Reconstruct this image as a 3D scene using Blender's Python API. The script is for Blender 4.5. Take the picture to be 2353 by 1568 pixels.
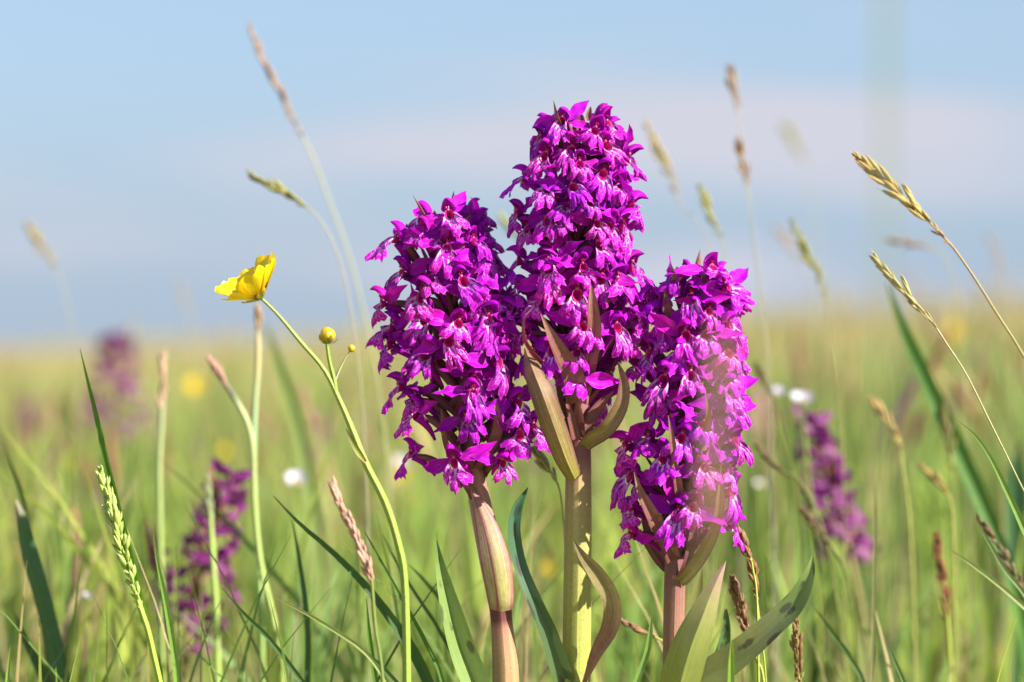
import bpy, math, random
import numpy as np
from mathutils import Vector, Matrix, noise as mnoise

S = bpy.context.scene
for o in list(bpy.data.objects):
    bpy.data.objects.remove(o, do_unlink=True)
R = math.radians
rng = random.Random(7)

# ------------------------------------------------------------------ camera
F = 0.78                      # metres from lens to the flower spikes
H = 0.16                      # lens height above the meadow floor
K = 0.36 * F / 2353.0         # metres per picture unit at the spikes
cam_d = bpy.data.cameras.new('camera')
cam = bpy.data.objects.new('camera', cam_d)
S.collection.objects.link(cam)
cam.location = (0, -F, H)
cam.rotation_euler = (R(90), 0, 0)
cam_d.lens = 100
cam_d.sensor_width = 36
cam_d.clip_start = 0.02
cam_d.clip_end = 6000
cam_d.dof.use_dof = True
cam_d.dof.focus_distance = F - 0.012
cam_d.dof.aperture_fstop = 8.0
cam_d.dof.aperture_blades = 9
S.camera = cam

# ------------------------------------------------------------------ sky, sun, exposure
SUN_DIR = Vector((0.78, -0.43, 0.58)).normalized()
S.world = bpy.data.worlds.new('World')
S.world.use_nodes = True
wt = S.world.node_tree
wn, wl = wt.nodes, wt.links
wn.clear()
SKY_STRENGTH = 0.08
sky = wn.new('ShaderNodeTexSky')
sky.sky_type = 'NISHITA'
sky.sun_disc = False
sky.sun_elevation = math.asin(SUN_DIR.z)
sky.sun_rotation = math.atan2(SUN_DIR.x, SUN_DIR.y)
sky.altitude = 0
sky.air_density = 1.0
sky.dust_density = 0.1
sky.ozone_density = 4.0
tc = wn.new('ShaderNodeTexCoord')
mp = wn.new('ShaderNodeMapping')
mp.inputs['Scale'].default_value = (4.2, 4.2, 24.0)
mp.inputs['Location'].default_value = (17.76, 0.35, 9.62)
nz = wn.new('ShaderNodeTexNoise')
nz.inputs['Scale'].default_value = 1.0
nz.inputs['Detail'].default_value = 2.5
nz.inputs['Roughness'].default_value = 0.45
rp = wn.new('ShaderNodeMapRange')
rp.interpolation_type = 'SMOOTHSTEP'
rp.inputs['From Min'].default_value = 0.45
rp.inputs['From Max'].default_value = 0.68
rp.inputs['To Max'].default_value = 1.0
mixc = wn.new('ShaderNodeMix')
mixc.data_type = 'RGBA'
mixc.inputs['B'].default_value = (2.95, 2.98, 3.42, 1)        # cloud radiance next to the clear sky
bg = wn.new('ShaderNodeBackground')
bg.inputs['Strength'].default_value = SKY_STRENGTH
wo = wn.new('ShaderNodeOutputWorld')
wl.new(tc.outputs['Generated'], mp.inputs['Vector'])
wl.new(mp.outputs['Vector'], nz.inputs['Vector'])
wl.new(nz.outputs['Fac'], rp.inputs['Value'])
wl.new(rp.outputs['Result'], mixc.inputs['Factor'])
# grey blue vapour lying along the whole horizon
sx = wn.new('ShaderNodeSeparateXYZ')
hz = wn.new('ShaderNodeMapRange')
hz.interpolation_type = 'SMOOTHSTEP'
hz.inputs['From Min'].default_value = 0.13
hz.inputs['From Max'].default_value = 0.0
hz.inputs['To Min'].default_value = 0.74
hz.inputs['To Max'].default_value = 0.95
mixh = wn.new('ShaderNodeMix')
mixh.data_type = 'RGBA'
mixh.inputs['B'].default_value = (1.66, 2.15, 2.86, 1)
wl.new(tc.outputs['Generated'], sx.inputs[0])
wl.new(sx.outputs['Z'], hz.inputs['Value'])
wl.new(hz.outputs['Result'], mixh.inputs['Factor'])
wl.new(sky.outputs['Color'], mixh.inputs['A'])
wl.new(mixh.outputs['Result'], mixc.inputs['A'])
wl.new(mixc.outputs['Result'], bg.inputs['Color'])
wl.new(bg.outputs['Background'], wo.inputs['Surface'])

sun_d = bpy.data.lights.new('sun', 'SUN')
sun_d.energy = 4.6
sun_d.angle = R(0.53)
sun_d.color = (1.0, 0.93, 0.80)
sun = bpy.data.objects.new('sun', sun_d)
S.collection.objects.link(sun)
sun.location = SUN_DIR * 5
sun.rotation_euler = SUN_DIR.to_track_quat('Z', 'Y').to_euler()

S.view_settings.view_transform = 'Standard'
S.view_settings.look = 'None'
S.view_settings.gamma = 1
S.view_settings.use_curve_mapping = False
S.view_settings.exposure = 1.5
S.cycles.use_denoising = True
S.cycles.max_bounces = 8
S.cycles.transparent_max_bounces = 8
S.cycles.sample_clamp_indirect = 6.0

# ------------------------------------------------------------------ placing helpers
def slope(x, y):
    return 0.045 * x + 0.0050 * (y + 0.78)

def at(px, py, D):
    """world point seen at picture position px, py (2353 wide frame) at D metres from the lens"""
    k = K * D / F
    return Vector(((px - 1176.5) * k, D - F, H - (py - 784) * k))

def catmull(P, n):
    """P: list of numeric tuples; n samples over the curve"""
    P = [np.array(p, float) for p in P]
    if len(P) == 2:
        return [P[0] + (P[1] - P[0]) * i / (n - 1) for i in range(n)]
    Q = [2 * P[0] - P[1]] + P + [2 * P[-1] - P[-2]]
    out = []
    m = len(P) - 1
    for i in range(n):
        t = i / (n - 1) * m
        k = min(int(t), m - 1)
        f = t - k
        a, b, c, d = Q[k:k + 4]
        out.append(0.5 * (2 * b + (c - a) * f + (2 * a - 5 * b + 4 * c - d) * f * f + (3 * b - a - 3 * c + d) * f ** 3))
    return out

def path(pts, D=None):
    """pts: (px, py, width_px[, D]) from tip to base -> list (x, y, z, width in metres)"""
    out = []
    for p in pts:
        d = p[3] if len(p) > 3 else D
        v = at(p[0], p[1], d)
        out.append((v.x, v.y, v.z, max(p[2], 0.0) * K * d / F))
    return out

def to_ground(P, lean=0.35):
    """continue a path down into the soil"""
    a, b = np.array(P[-2][:3]), np.array(P[-1][:3])
    d = b - a
    d /= max(np.linalg.norm(d), 1e-9)
    zg = slope(b[0], b[1]) - 0.004
    drop = b[2] - zg
    if drop < 0.004:
        return P
    x = b[0] + d[0] * drop * lean
    y = b[1] + d[1] * drop * lean
    w = P[-1][3]
    return P + [(b[0] + d[0] * drop * lean * 0.7, b[1] + d[1] * drop * lean * 0.7, b[2] - drop * 0.5, w), (x, y, slope(x, y) - 0.004, w)]

class MB:
    def __init__(s):
        s.v, s.f, s.c, s.u = [], [], [], []
    def vert(s, p, c=(1, 1, 1), u=(0, 0)):
        s.v.append(tuple(p)); s.c.append((c[0], c[1], c[2], 1.0)); s.u.append((u[0], u[1], 0.0))
        return len(s.v) - 1
    def grid(s, rows):
        """rows: list of lists of vertex indices"""
        for a, b in zip(rows, rows[1:]):
            for i in range(len(a) - 1):
                s.f.append((a[i], a[i + 1], b[i + 1], b[i]))
    def mesh(s, name, mat, origin=None, smooth=True):
        V = np.array(s.v, float)
        if origin is not None:
            V = V - np.array(origin)
        me = bpy.data.meshes.new(name)
        me.from_pydata(V.tolist(), [], s.f)
        ca = me.attributes.new('col', 'FLOAT_COLOR', 'POINT')
        ca.data.foreach_set('color', np.array(s.c, np.float32).ravel())
        ua = me.attributes.new('puv', 'FLOAT_VECTOR', 'POINT')
        ua.data.foreach_set('vector', np.array(s.u, np.float32).ravel())
        if smooth:
            me.polygons.foreach_set('use_smooth', [True] * len(me.polygons))
        me.materials.append(mat)
        me.update()
        return me
    def build(s, name, mat, parent=None, origin=None, smooth=True):
        return link(name, s.mesh(name, mat, origin, smooth), parent)

def link(name, me, parent=None):
    o = bpy.data.objects.new(name, me)
    S.collection.objects.link(o)
    if parent is not None:
        o.parent = parent
    return o

def tag(o, label=None, cat=None, group=None, kind=None):
    if label: o['label'] = label
    if cat: o['category'] = cat
    if group: o['group'] = group
    if kind: o['kind'] = kind
    return o

def thing(name, label, cat, loc, group=None):
    o = bpy.data.objects.new(name, None)
    o.empty_display_size = 0.01
    S.collection.objects.link(o)
    o.location = loc
    return tag(o, label, cat, group)

def lerp(a, b, t):
    return tuple(x + (y - x) * t for x, y in zip(a, b))

def ramp(stops):
    """stops [(t, colour)] -> function"""
    def f(t):
        if t <= stops[0][0]: return stops[0][1]
        for (a, ca), (b, cb) in zip(stops, stops[1:]):
            if t <= b: return lerp(ca, cb, (t - a) / max(b - a, 1e-9))
        return stops[-1][1]
    return f

def tube(mb, P, n=14, sides=9, col=(1, 1, 1), cap=True, flat=1.0, rib=0.0):
    """P (x,y,z,width) path -> round stem; col colour or function of t (0 at first point)"""
    C = catmull(P, n)
    pts = [Vector(c[:3]) for c in C]
    rows = []
    ref = Vector((0, -1, 0))
    for i, c in enumerate(C):
        t = pts[min(i + 1, n - 1)] - pts[max(i - 1, 0)]
        if t.length < 1e-12: t = Vector((0, 0, -1))
        t.normalize()
        a = ref - t * ref.dot(t)
        if a.length < 1e-4: a = Vector((1, 0, 0)) - t * t.x
        a.normalize()
        b = t.cross(a)
        r = max(c[3], 0) / 2
        cc = col(i / (n - 1)) if callable(col) else col
        row = []
        for k in range(sides + 1):
            g = 2 * math.pi * k / sides
            rr = r * (1 + rib * math.cos(g * 5))
            row.append(mb.vert(pts[i] + a * (math.cos(g) * rr * flat) + b * (math.sin(g) * rr), cc, (k / sides * 2 - 1, i / (n - 1))))
        rows.append(row)
    mb.grid(rows)
    if cap:
        for row, rev in ((rows[0], False), (rows[-1], True)):
            ring = row[:-1]
            mb.f.append(tuple(ring[::-1]) if rev else tuple(ring))

def ribbon(mb, P, n=16, across=4, nrm=(0, -1, 0), twist=(0, 0), fold=0.18, col=(1, 1, 1), ruffle=0.0, ucol=None, seed=0, split=False):
    """flat leaf with a keel: P (x,y,z,width) path; nrm the way its face looks, twist in degrees start->end, fold depth in widths"""
    C = catmull(P, n)
    pts = [Vector(c[:3]) for c in C]
    rows = []; halves = ([], [])
    N0 = Vector(nrm)
    for i, c in enumerate(C):
        t = pts[min(i + 1, n - 1)] - pts[max(i - 1, 0)]
        if t.length < 1e-12: t = Vector((0, 0, -1))
        t.normalize()
        f = i / (n - 1)
        s = t.cross(N0)
        if s.length < 1e-4: s = t.cross(Vector((1, 0.1, 0)))
        s.normalize()
        tw = twist(f) if callable(twist) else twist[0] + (twist[1] - twist[0]) * f
        s = Matrix.Rotation(R(tw), 3, t) @ s
        m = s.cross(t).normalized()
        w = max(c[3], 0)
        row = []
        for k in range(across + 1):
            u = k / across * 2 - 1
            off = -fold * w * (1 - abs(u) ** (1.3 if abs(fold) < 0.24 else 1.0))
            if ruffle: off += ruffle * w * math.sin(f * 17 + seed + (2 if u > 0 else 0)) * u * u
            cc = col(f) if callable(col) else col
            if ucol: cc = ucol(u, f, cc)
            row.append(mb.vert(pts[i] + s * (u * w / 2) + m * off, cc, (u, f)))
        if split:           # a sharp midrib: the two halves do not share their middle vertices
            h = across // 2
            twin = mb.vert(mb.v[row[h]], mb.c[row[h]], (0, f))
            halves[0].append(row[:h + 1]); halves[1].append([twin] + row[h + 1:])
        else:
            rows.append(row)
    if split:
        mb.grid(halves[0]); mb.grid(halves[1])
    else:
        mb.grid(rows)

def spindle(mb, a, b, w, col, sides=6, n=5, col2=None):
    a, b = Vector(a), Vector(b)
    prof = [0.03, 0.72, 1.0, 0.72, 0.04]
    P = [(*(a + (b - a) * (i / (n - 1))), w * prof[i]) for i in range(n)]
    c2 = col2 or col
    tube(mb, P, n=n, sides=sides, col=lambda t: lerp(col, c2, t), cap=False)

# ------------------------------------------------------------------ materials
class NT:
    def __init__(s, name):
        s.m = bpy.data.materials.new(name)
        s.m.use_nodes = True
        s.t = s.m.node_tree
        s.t.nodes.clear()
    def n(s, typ, ins=None, **kw):
        x = s.t.nodes.new(typ)
        for k, v in kw.items(): setattr(x, k, v)
        for k, v in (ins or {}).items():
            if isinstance(v, bpy.types.NodeSocket): s.t.links.new(v, x.inputs[k])
            else: x.inputs[k].default_value = v
        return x
    def math(s, op, a, b=0.0, c=None):
        ins = {0: a, 1: b}
        if c is not None: ins[2] = c
        return s.n('ShaderNodeMath', ins, operation=op).outputs[0]
    def mix(s, fac, a, b, mode='MIX'):
        x = s.n('ShaderNodeMix', data_type='RGBA', blend_type=mode)
        for i, v in (('Factor', fac), ('A', a), ('B', b)):
            if isinstance(v, bpy.types.NodeSocket): s.t.links.new(v, x.inputs[i])
            else: x.inputs[i].default_value = v
        return x.outputs['Result']
    def step(s, v, a, b, lo=0.0, hi=1.0):
        return s.n('ShaderNodeMapRange', {'Value': v, 'From Min': a, 'From Max': b, 'To Min': lo, 'To Max': hi}, interpolation_type='SMOOTHSTEP').outputs['Result']
    def attr(s, name):
        return s.n('ShaderNodeAttribute', attribute_name=name)
    def finish(s, color, rough=0.5, spec=0.4, trans=0.3, tcol=None, bump=None, bstr=0.2, bdist=0.0002, sheen=0.0):
        ins = {'Base Color': color, 'Roughness': rough, 'Specular IOR Level': spec}
        nrm = None
        if bump is not None:
            nrm = s.n('ShaderNodeBump', {'Height': bump, 'Strength': bstr, 'Distance': bdist}).outputs[0]
            ins['Normal'] = nrm
        if sheen: ins['Sheen Weight'] = sheen
        p = s.n('ShaderNodeBsdfPrincipled', ins)
        out = p.outputs[0]
        if trans > 0:
            ti = {'Color': tcol if tcol is not None else color}
            if nrm is not None: ti['Normal'] = nrm
            tr = s.n('ShaderNodeBsdfTranslucent', ti)
            out = s.n('ShaderNodeMixShader', {0: trans, 1: out, 2: tr.outputs[0]}).outputs[0]
        o = s.n('ShaderNodeOutputMaterial', {'Surface': out})
        return s.m

def xyz(nt, sock):
    return nt.n('ShaderNodeSeparateXYZ', {0: sock}).outputs

def mat_plant(name, rough=0.5, spec=0.35, trans=0.3, veins=14.0, vamt=0.18, mott=0.25, mscale=400.0, spots=None, flecks=0.0):
    nt = NT(name)
    col = nt.attr('col').outputs['Color']
    pv = nt.attr('puv').outputs['Vector']
    u, v, _ = xyz(nt, pv)
    oi = nt.n('ShaderNodeObjectInfo').outputs['Random']
    tco = nt.n('ShaderNodeTexCoord').outputs['Object']
    no = nt.n('ShaderNodeTexNoise', {'Vector': tco, 'Scale': mscale, 'Detail': 4.0, 'Roughness': 0.6}).outputs['Fac']
    vn = nt.n('ShaderNodeTexNoise', {'Vector': nt.n('ShaderNodeCombineXYZ', {0: nt.math('MULTIPLY', u, veins), 1: nt.math('MULTIPLY', v, 3.0), 2: nt.math('MULTIPLY', oi, 37.0)}).outputs[0], 'Scale': 1.0, 'Detail': 2.0}).outputs['Fac']
    k = nt.math('ADD', nt.math('MULTIPLY', nt.math('SUBTRACT', no, 0.5), mott * 2), nt.math('MULTIPLY', nt.math('SUBTRACT', vn, 0.5), vamt * 4))
    k = nt.math('ADD', 1.0, k)
    c = nt.mix(1.0, col, nt.n('ShaderNodeCombineColor', {0: k, 1: k, 2: k}).outputs[0], 'MULTIPLY')
    if spots is not None:
        sc, th, scol = spots
        vo = nt.n('ShaderNodeTexVoronoi', {'Vector': nt.n('ShaderNodeCombineXYZ', {0: nt.math('MULTIPLY', u, 1.0), 1: nt.math('MULTIPLY', v, sc), 2: nt.math('MULTIPLY', oi, 9.0)}).outputs[0], 'Scale': 1.0, 'Randomness': 1.0}, feature='F1').outputs['Distance']
        d = nt.math('ADD', vo, nt.math('MULTIPLY', nt.math('SUBTRACT', no, 0.5), 0.35))
        c = nt.mix(nt.step(d, th, th * 0.6, 0.0, 0.7), c, scol)
    if flecks:
        fl = nt.n('ShaderNodeTexNoise', {'Vector': tco, 'Scale': 2600.0, 'Detail': 2.0}).outputs['Fac']
        c = nt.mix(nt.step(fl, 0.60, 0.72, 0.0, flecks), c, (0.13, 0.035, 0.06, 1))
    ht = nt.math('ADD', vn, nt.math('MULTIPLY', no, 0.5))
    return nt.finish(c, rough, spec, trans, bump=ht, bstr=0.35, bdist=0.0003)

M = {}
M['stem'] = mat_plant('stem', 0.5, 0.3, 0.06, veins=11, vamt=0.20, mott=0.22, mscale=1400, flecks=0.55)
M['bract'] = mat_plant('bract', 0.55, 0.25, 0.22, veins=9, vamt=0.30, mott=0.34, mscale=700)
M['leaf'] = mat_plant('leaf', 0.38, 0.45, 0.30, veins=8, vamt=0.10, mott=0.15, mscale=500)
M['spotted_leaf'] = mat_plant('spotted_leaf', 0.38, 0.45, 0.28, veins=8, vamt=0.10, mott=0.15, mscale=500, spots=(7.0, 0.36, (0.035, 0.022, 0.03, 1)))
M['blade'] = mat_plant('grass_blade', 0.45, 0.35, 0.40, veins=6, vamt=0.12, mott=0.18, mscale=500)
M['chaff'] = mat_plant('chaff', 0.55, 0.3, 0.30, veins=5, vamt=0.2, mott=0.35, mscale=1200)
M['meadow'] = mat_plant('meadow_grass', 0.5, 0.3, 0.48, veins=4, vamt=0.05, mott=0.15, mscale=60)
M['small_petal'] = mat_plant('small_petal', 0.5, 0.3, 0.40, veins=6, vamt=0.08, mott=0.1, mscale=700)

def mat_sepal():
    nt = NT('orchid_sepal')
    pv = nt.attr('puv').outputs['Vector']
    u, v, _ = xyz(nt, pv)
    tint = nt.mix(1.0, nt.attr('col').outputs['Color'], nt.n('ShaderNodeObjectInfo').outputs['Color'], 'MULTIPLY')
    oi = nt.n('ShaderNodeObjectInfo').outputs['Random']
    wv = nt.n('ShaderNodeTexNoise', {'Vector': nt.n('ShaderNodeCombineXYZ', {0: nt.math('MULTIPLY', u, 4.5), 1: nt.math('MULTIPLY', v, 2.2), 2: nt.math('MULTIPLY', oi, 53.0)}).outputs[0], 'Scale': 1.0, 'Detail': 3.0, 'Distortion': 0.6}).outputs['Fac']
    base = nt.mix(oi, (0.41, 0.003, 0.52, 1), (0.57, 0.004, 0.50, 1))
    pale = nt.mix(nt.step(wv, 0.50, 0.68), base, (0.58, 0.08, 0.60, 1))
    k = nt.math('MULTIPLY', nt.step(v, 0.75, 0.05), nt.step(nt.math('ABSOLUTE', u), 1.0, 0.35))
    c = nt.mix(k, base, pale)
    edge = nt.step(nt.math('ABSOLUTE', u), 0.86, 1.0, 0.0, 0.45)
    c = nt.mix(edge, c, (0.62, 0.10, 0.66, 1))
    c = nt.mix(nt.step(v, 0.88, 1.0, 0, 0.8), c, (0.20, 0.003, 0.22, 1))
    c = nt.mix(1.0, c, tint, 'MULTIPLY')
    tcol = nt.mix(1.0, c, (1.0, 0.9, 0.95, 1), 'MULTIPLY')
    return nt.finish(c, 0.58, 0.10, 0.24, tcol=tcol, bump=wv, bstr=0.5, bdist=0.0004, sheen=0.0)

def mat_lip():
    nt = NT('orchid_lip')
    pv = nt.attr('puv').outputs['Vector']
    u, v, _ = xyz(nt, pv)
    oi = nt.n('ShaderNodeObjectInfo').outputs['Random']
    au = nt.math('ABSOLUTE', u)
    vec = nt.n('ShaderNodeCombineXYZ', {0: nt.math('MULTIPLY', u, 3.2), 1: nt.math('MULTIPLY', v, 2.4), 2: nt.math('MULTIPLY', oi, 71.0)}).outputs[0]
    wob = nt.n('ShaderNodeTexNoise', {'Vector': vec, 'Scale': 1.4, 'Detail': 2.0}).outputs['Fac']
    base = nt.mix(oi, (0.45, 0.003, 0.55, 1), (0.60, 0.005, 0.52, 1))
    base = nt.mix(nt.step(wob, 0.5, 0.75, 0, 0.35), base, (0.62, 0.05, 0.62, 1))
    pale = (0.76, 0.42, 0.78, 1)
    dark = (0.30, 0.002, 0.34, 1)
    # streaks running out from the throat, closing into loops
    st = nt.math('SINE', nt.math('ADD', nt.math('MULTIPLY', u, 15.0), nt.math('MULTIPLY', nt.math('SUBTRACT', wob, 0.5), nt.math('MULTIPLY', v, 16.0))))
    vo = nt.n('ShaderNodeTexVoronoi', {'Vector': vec, 'Scale': 1.9}, feature='DISTANCE_TO_EDGE').outputs['Distance']
    loops = nt.step(vo, 0.10, 0.03)
    streak = nt.step(st, 0.05, 0.6)
    inner = nt.step(nt.math('ADD', v, nt.math('MULTIPLY', nt.math('SUBTRACT', wob, 0.5), 0.9)), 0.44, 0.20)
    outer = nt.math('MULTIPLY', nt.step(v, 0.15, 0.35), nt.step(v, 0.93, 0.60))
    m = nt.math('MAXIMUM', nt.math('MULTIPLY', streak, inner), nt.math('MULTIPLY', nt.math('MULTIPLY', loops, outer), nt.step(oi, 0.0, 1.0, 0.1, 0.75)))
    rim = nt.step(v, 0.14, 0.07)
    m = nt.math('MAXIMUM', m, nt.math('MULTIPLY', rim, 0.9))
    c = nt.mix(m, base, pale)
    dk = nt.math('MULTIPLY', nt.math('MULTIPLY', nt.step(st, -0.55, -0.9), inner), 0.8)
    c = nt.mix(dk, c, dark)
    edge = nt.step(nt.math('MAXIMUM', v, au), 0.93, 1.0, 0.0, 0.35)
    c = nt.mix(edge, c, (0.72, 0.22, 0.74, 1))
    c = nt.mix(1.0, c, nt.n('ShaderNodeObjectInfo').outputs['Color'], 'MULTIPLY')
    return nt.finish(c, 0.58, 0.10, 0.22, bump=wob, bstr=0.6, bdist=0.0006)

def mat_simple(name, colr, rough, trans, spec=0.4, scale=1500):
    nt = NT(name)
    tco = nt.n('ShaderNodeTexCoord').outputs['Object']
    no = nt.n('ShaderNodeTexNoise', {'Vector': tco, 'Scale': scale, 'Detail': 3.0}).outputs['Fac']
    a = nt.attr('col').outputs['Color']
    c = nt.mix(1.0, a, nt.mix(no, tuple(x * 0.75 for x in colr) + (1,), tuple(min(1, x * 1.25) for x in colr) + (1,)), 'MULTIPLY')
    return nt.finish(c, rough, spec, trans, bump=no, bstr=0.3, bdist=0.0002)

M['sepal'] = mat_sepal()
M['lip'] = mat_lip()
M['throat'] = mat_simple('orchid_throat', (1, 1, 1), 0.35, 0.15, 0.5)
M['yellow'] = mat_plant('buttercup_petal', 0.22, 0.6, 0.25, veins=5, vamt=0.05, mott=0.06, mscale=500)

def mat_ground():
    nt = NT('meadow_floor')
    tco = nt.n('ShaderNodeTexCoord').outputs['Object']
    a = nt.n('ShaderNodeTexNoise', {'Vector': tco, 'Scale': 0.35, 'Detail': 6.0, 'Roughness': 0.65}).outputs['Fac']
    b = nt.n('ShaderNodeTexNoise', {'Vector': tco, 'Scale': 40.0, 'Detail': 5.0}).outputs['Fac']
    c = nt.mix(nt.step(a, 0.35, 0.65), (0.27, 0.25, 0.10, 1), (0.36, 0.31, 0.14, 1))
    c = nt.mix(nt.step(b, 0.35, 0.7), c, (0.20, 0.20, 0.075, 1))
    return nt.finish(c, 0.9, 0.1, 0.0, bump=b, bstr=0.6, bdist=0.02)

# ------------------------------------------------------------------ the setting
def ground():
    ys = [-8, -3, -1, 0, 0.5, 1, 2, 4, 8, 16, 30, 60, 120, 250, 500, 1000, 2000]
    xs = sorted(set([s * v for v in (0, 0.3, 0.8, 2, 5, 12, 30, 80, 200, 500, 1200) for s in (-1, 1)]))
    mb = MB()
    rows = [[mb.vert((x, y, slope(x, y))) for x in xs] for y in ys]
    mb.grid(rows)
    o = mb.build('ground', mat_ground())
    o['kind'] = 'structure'
ground()

GREENS = [(0.330, 0.400, 0.085), (0.390, 0.440, 0.110), (0.240, 0.360, 0.080), (0.170, 0.300, 0.085), (0.450, 0.460, 0.130), (0.110, 0.210, 0.065)]
TANS = [(0.480, 0.380, 0.180), (0.420, 0.320, 0.150), (0.520, 0.430, 0.230), (0.420, 0.250, 0.190)]

FRESH = [(0.260, 0.370, 0.060), (0.350, 0.440, 0.075), (0.190, 0.330, 0.060), (0.110, 0.220, 0.050), (0.440, 0.490, 0.110), (0.070, 0.140, 0.040), (0.240, 0.400, 0.095)]

def grass_field(name, bands, label, seed, segs=5):
    """one mesh of many bent blades; bands: (D0, D1, per m2, (hmin, hmax), (wmin, wmax), tan share)"""
    g = np.random.default_rng(seed)
    VV, CC, UU, FF = [], [], [], []
    base = 0
    for D0, D1, dens, hh, ww, tan in bands:
        area_n = int(dens * (D1 - D0) * (0.2 * (D0 + D1) + 0.5))
        D = np.sqrt(g.uniform(D0 ** 2, D1 ** 2, area_n))
        half = 0.2 * D + 0.25
        x = g.uniform(-1, 1, area_n) * half
        clump = D0 < 1.95
        if clump:
            m = max(1, area_n // 14)
            ci = g.integers(0, m, area_n)
            D = D[:m][ci] + g.normal(0, 0.012, area_n)
            x = x[:m][ci] + g.normal(0, 0.010, area_n)
        y = D - F
        n = area_n
        h = g.uniform(hh[0], hh[1], n) * (0.8 + 0.4 * np.sin(x * 3.1 / (0.3 + 0.15 * D0) + D * 2.3) ** 2)
        w = g.uniform(ww[0], ww[1], n)
        az = g.uniform(0, 2 * np.pi, n)
        ln = h * np.abs(g.normal(0.25, 0.22, n))
        fa = g.uniform(0, 2 * np.pi, n)
        istan = g.uniform(0, 1, n) < tan
        col = np.where(istan[:, None], np.array(TANS)[g.integers(0, len(TANS), n)], np.array(GREENS)[g.integers(0, len(GREENS), n)])
        if clump:
            fresh = np.array(FRESH)[g.integers(0, len(FRESH), m)][ci]
            col = np.where(istan[:, None], col, 0.65 * fresh + 0.35 * np.array(FRESH)[g.integers(0, len(FRESH), n)])
        # patches of drier and fresher sward
        patch = 0.5 + 0.5 * np.sin(x * 1.7 + 1.3) * np.sin(D * 0.9 + x * 0.6)
        far = np.clip((D - 1.6) / 9, 0, 1)
        dry = np.array([0.430, 0.400, 0.170])
        col = col + (dry - col) * (far * 0.70 + 0.30 * patch * (0.3 if clump else 1))[:, None]
        col = col * g.uniform(0.65, 1.25, n)[:, None]
        T = np.linspace(0, 1, segs + 1)
        V = np.zeros((n, segs + 1, 2, 3)); C = np.ones((n, segs + 1, 2, 4)); U = np.zeros((n, segs + 1, 2, 3))
        for i, t in enumerate(T):
            cx = x + np.cos(az) * ln * t ** 1.8
            cy = y + np.sin(az) * ln * t ** 1.8
            cz = slope(x, y) - 0.003 + h * t * (1 - 0.12 * t * (ln / h))
            wt_ = w * (1 - t ** 2.2) * 0.5 + 0.00005
            for s, sg in ((0, -1), (1, 1)):
                V[:, i, s, 0] = cx + sg * np.cos(fa + 0.7 * t) * wt_
                V[:, i, s, 1] = cy + sg * np.sin(fa + 0.7 * t) * wt_
                V[:, i, s, 2] = cz
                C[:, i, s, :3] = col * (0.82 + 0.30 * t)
                U[:, i, s, 0] = sg
                U[:, i, s, 1] = t
        idx = np.arange(n)[:, None] * (segs + 1) * 2 + base
        for i in range(segs):
            q = np.stack([idx[:, 0] + 2 * i, idx[:, 0] + 2 * i + 1, idx[:, 0] + 2 * i + 3, idx[:, 0] + 2 * i + 2], 1)
            FF.append(q)
        VV.append(V.reshape(-1, 3)); CC.append(C.reshape(-1, 4)); UU.append(U.reshape(-1, 3))
        base += n * (segs + 1) * 2
    V = np.concatenate(VV).astype(np.float32); C = np.concatenate(CC).astype(np.float32); U = np.concatenate(UU).astype(np.float32)
    Fc = np.concatenate(FF).astype(np.int32)
    me = bpy.data.meshes.new(name)
    me.vertices.add(len(V)); me.vertices.foreach_set('co', V.ravel())
    me.loops.add(Fc.size); me.loops.foreach_set('vertex_index', Fc.ravel())
    me.polygons.add(len(Fc)); me.polygons.foreach_set('loop_start', np.arange(0, Fc.size, 4, dtype=np.int32))
    me.update(calc_edges=True)
    me.attributes.new('col', 'FLOAT_COLOR', 'POINT').data.foreach_set('color', C.ravel())
    me.attributes.new('puv', 'FLOAT_VECTOR', 'POINT').data.foreach_set('vector', U.ravel())
    me.polygons.foreach_set('use_smooth', [True] * len(Fc))
    me.materials.append(M['meadow'])
    o = link(name, me)
    tag(o, label, 'grass', kind='stuff')
    return o

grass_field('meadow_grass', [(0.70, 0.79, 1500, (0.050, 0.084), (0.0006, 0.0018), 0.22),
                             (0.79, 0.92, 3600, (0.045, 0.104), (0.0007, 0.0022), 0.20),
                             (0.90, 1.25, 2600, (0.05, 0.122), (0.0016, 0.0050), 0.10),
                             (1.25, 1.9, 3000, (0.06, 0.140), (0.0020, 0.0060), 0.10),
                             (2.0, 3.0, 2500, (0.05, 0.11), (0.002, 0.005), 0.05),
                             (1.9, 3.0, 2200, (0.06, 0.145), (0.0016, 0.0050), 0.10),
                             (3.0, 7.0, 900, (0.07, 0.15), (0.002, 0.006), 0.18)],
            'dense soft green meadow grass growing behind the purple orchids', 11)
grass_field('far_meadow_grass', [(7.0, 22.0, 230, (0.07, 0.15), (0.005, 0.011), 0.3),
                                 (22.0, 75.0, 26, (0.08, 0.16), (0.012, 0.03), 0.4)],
            'pale olive dry meadow grass stretching to the blurred horizon', 12, segs=3)

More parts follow.
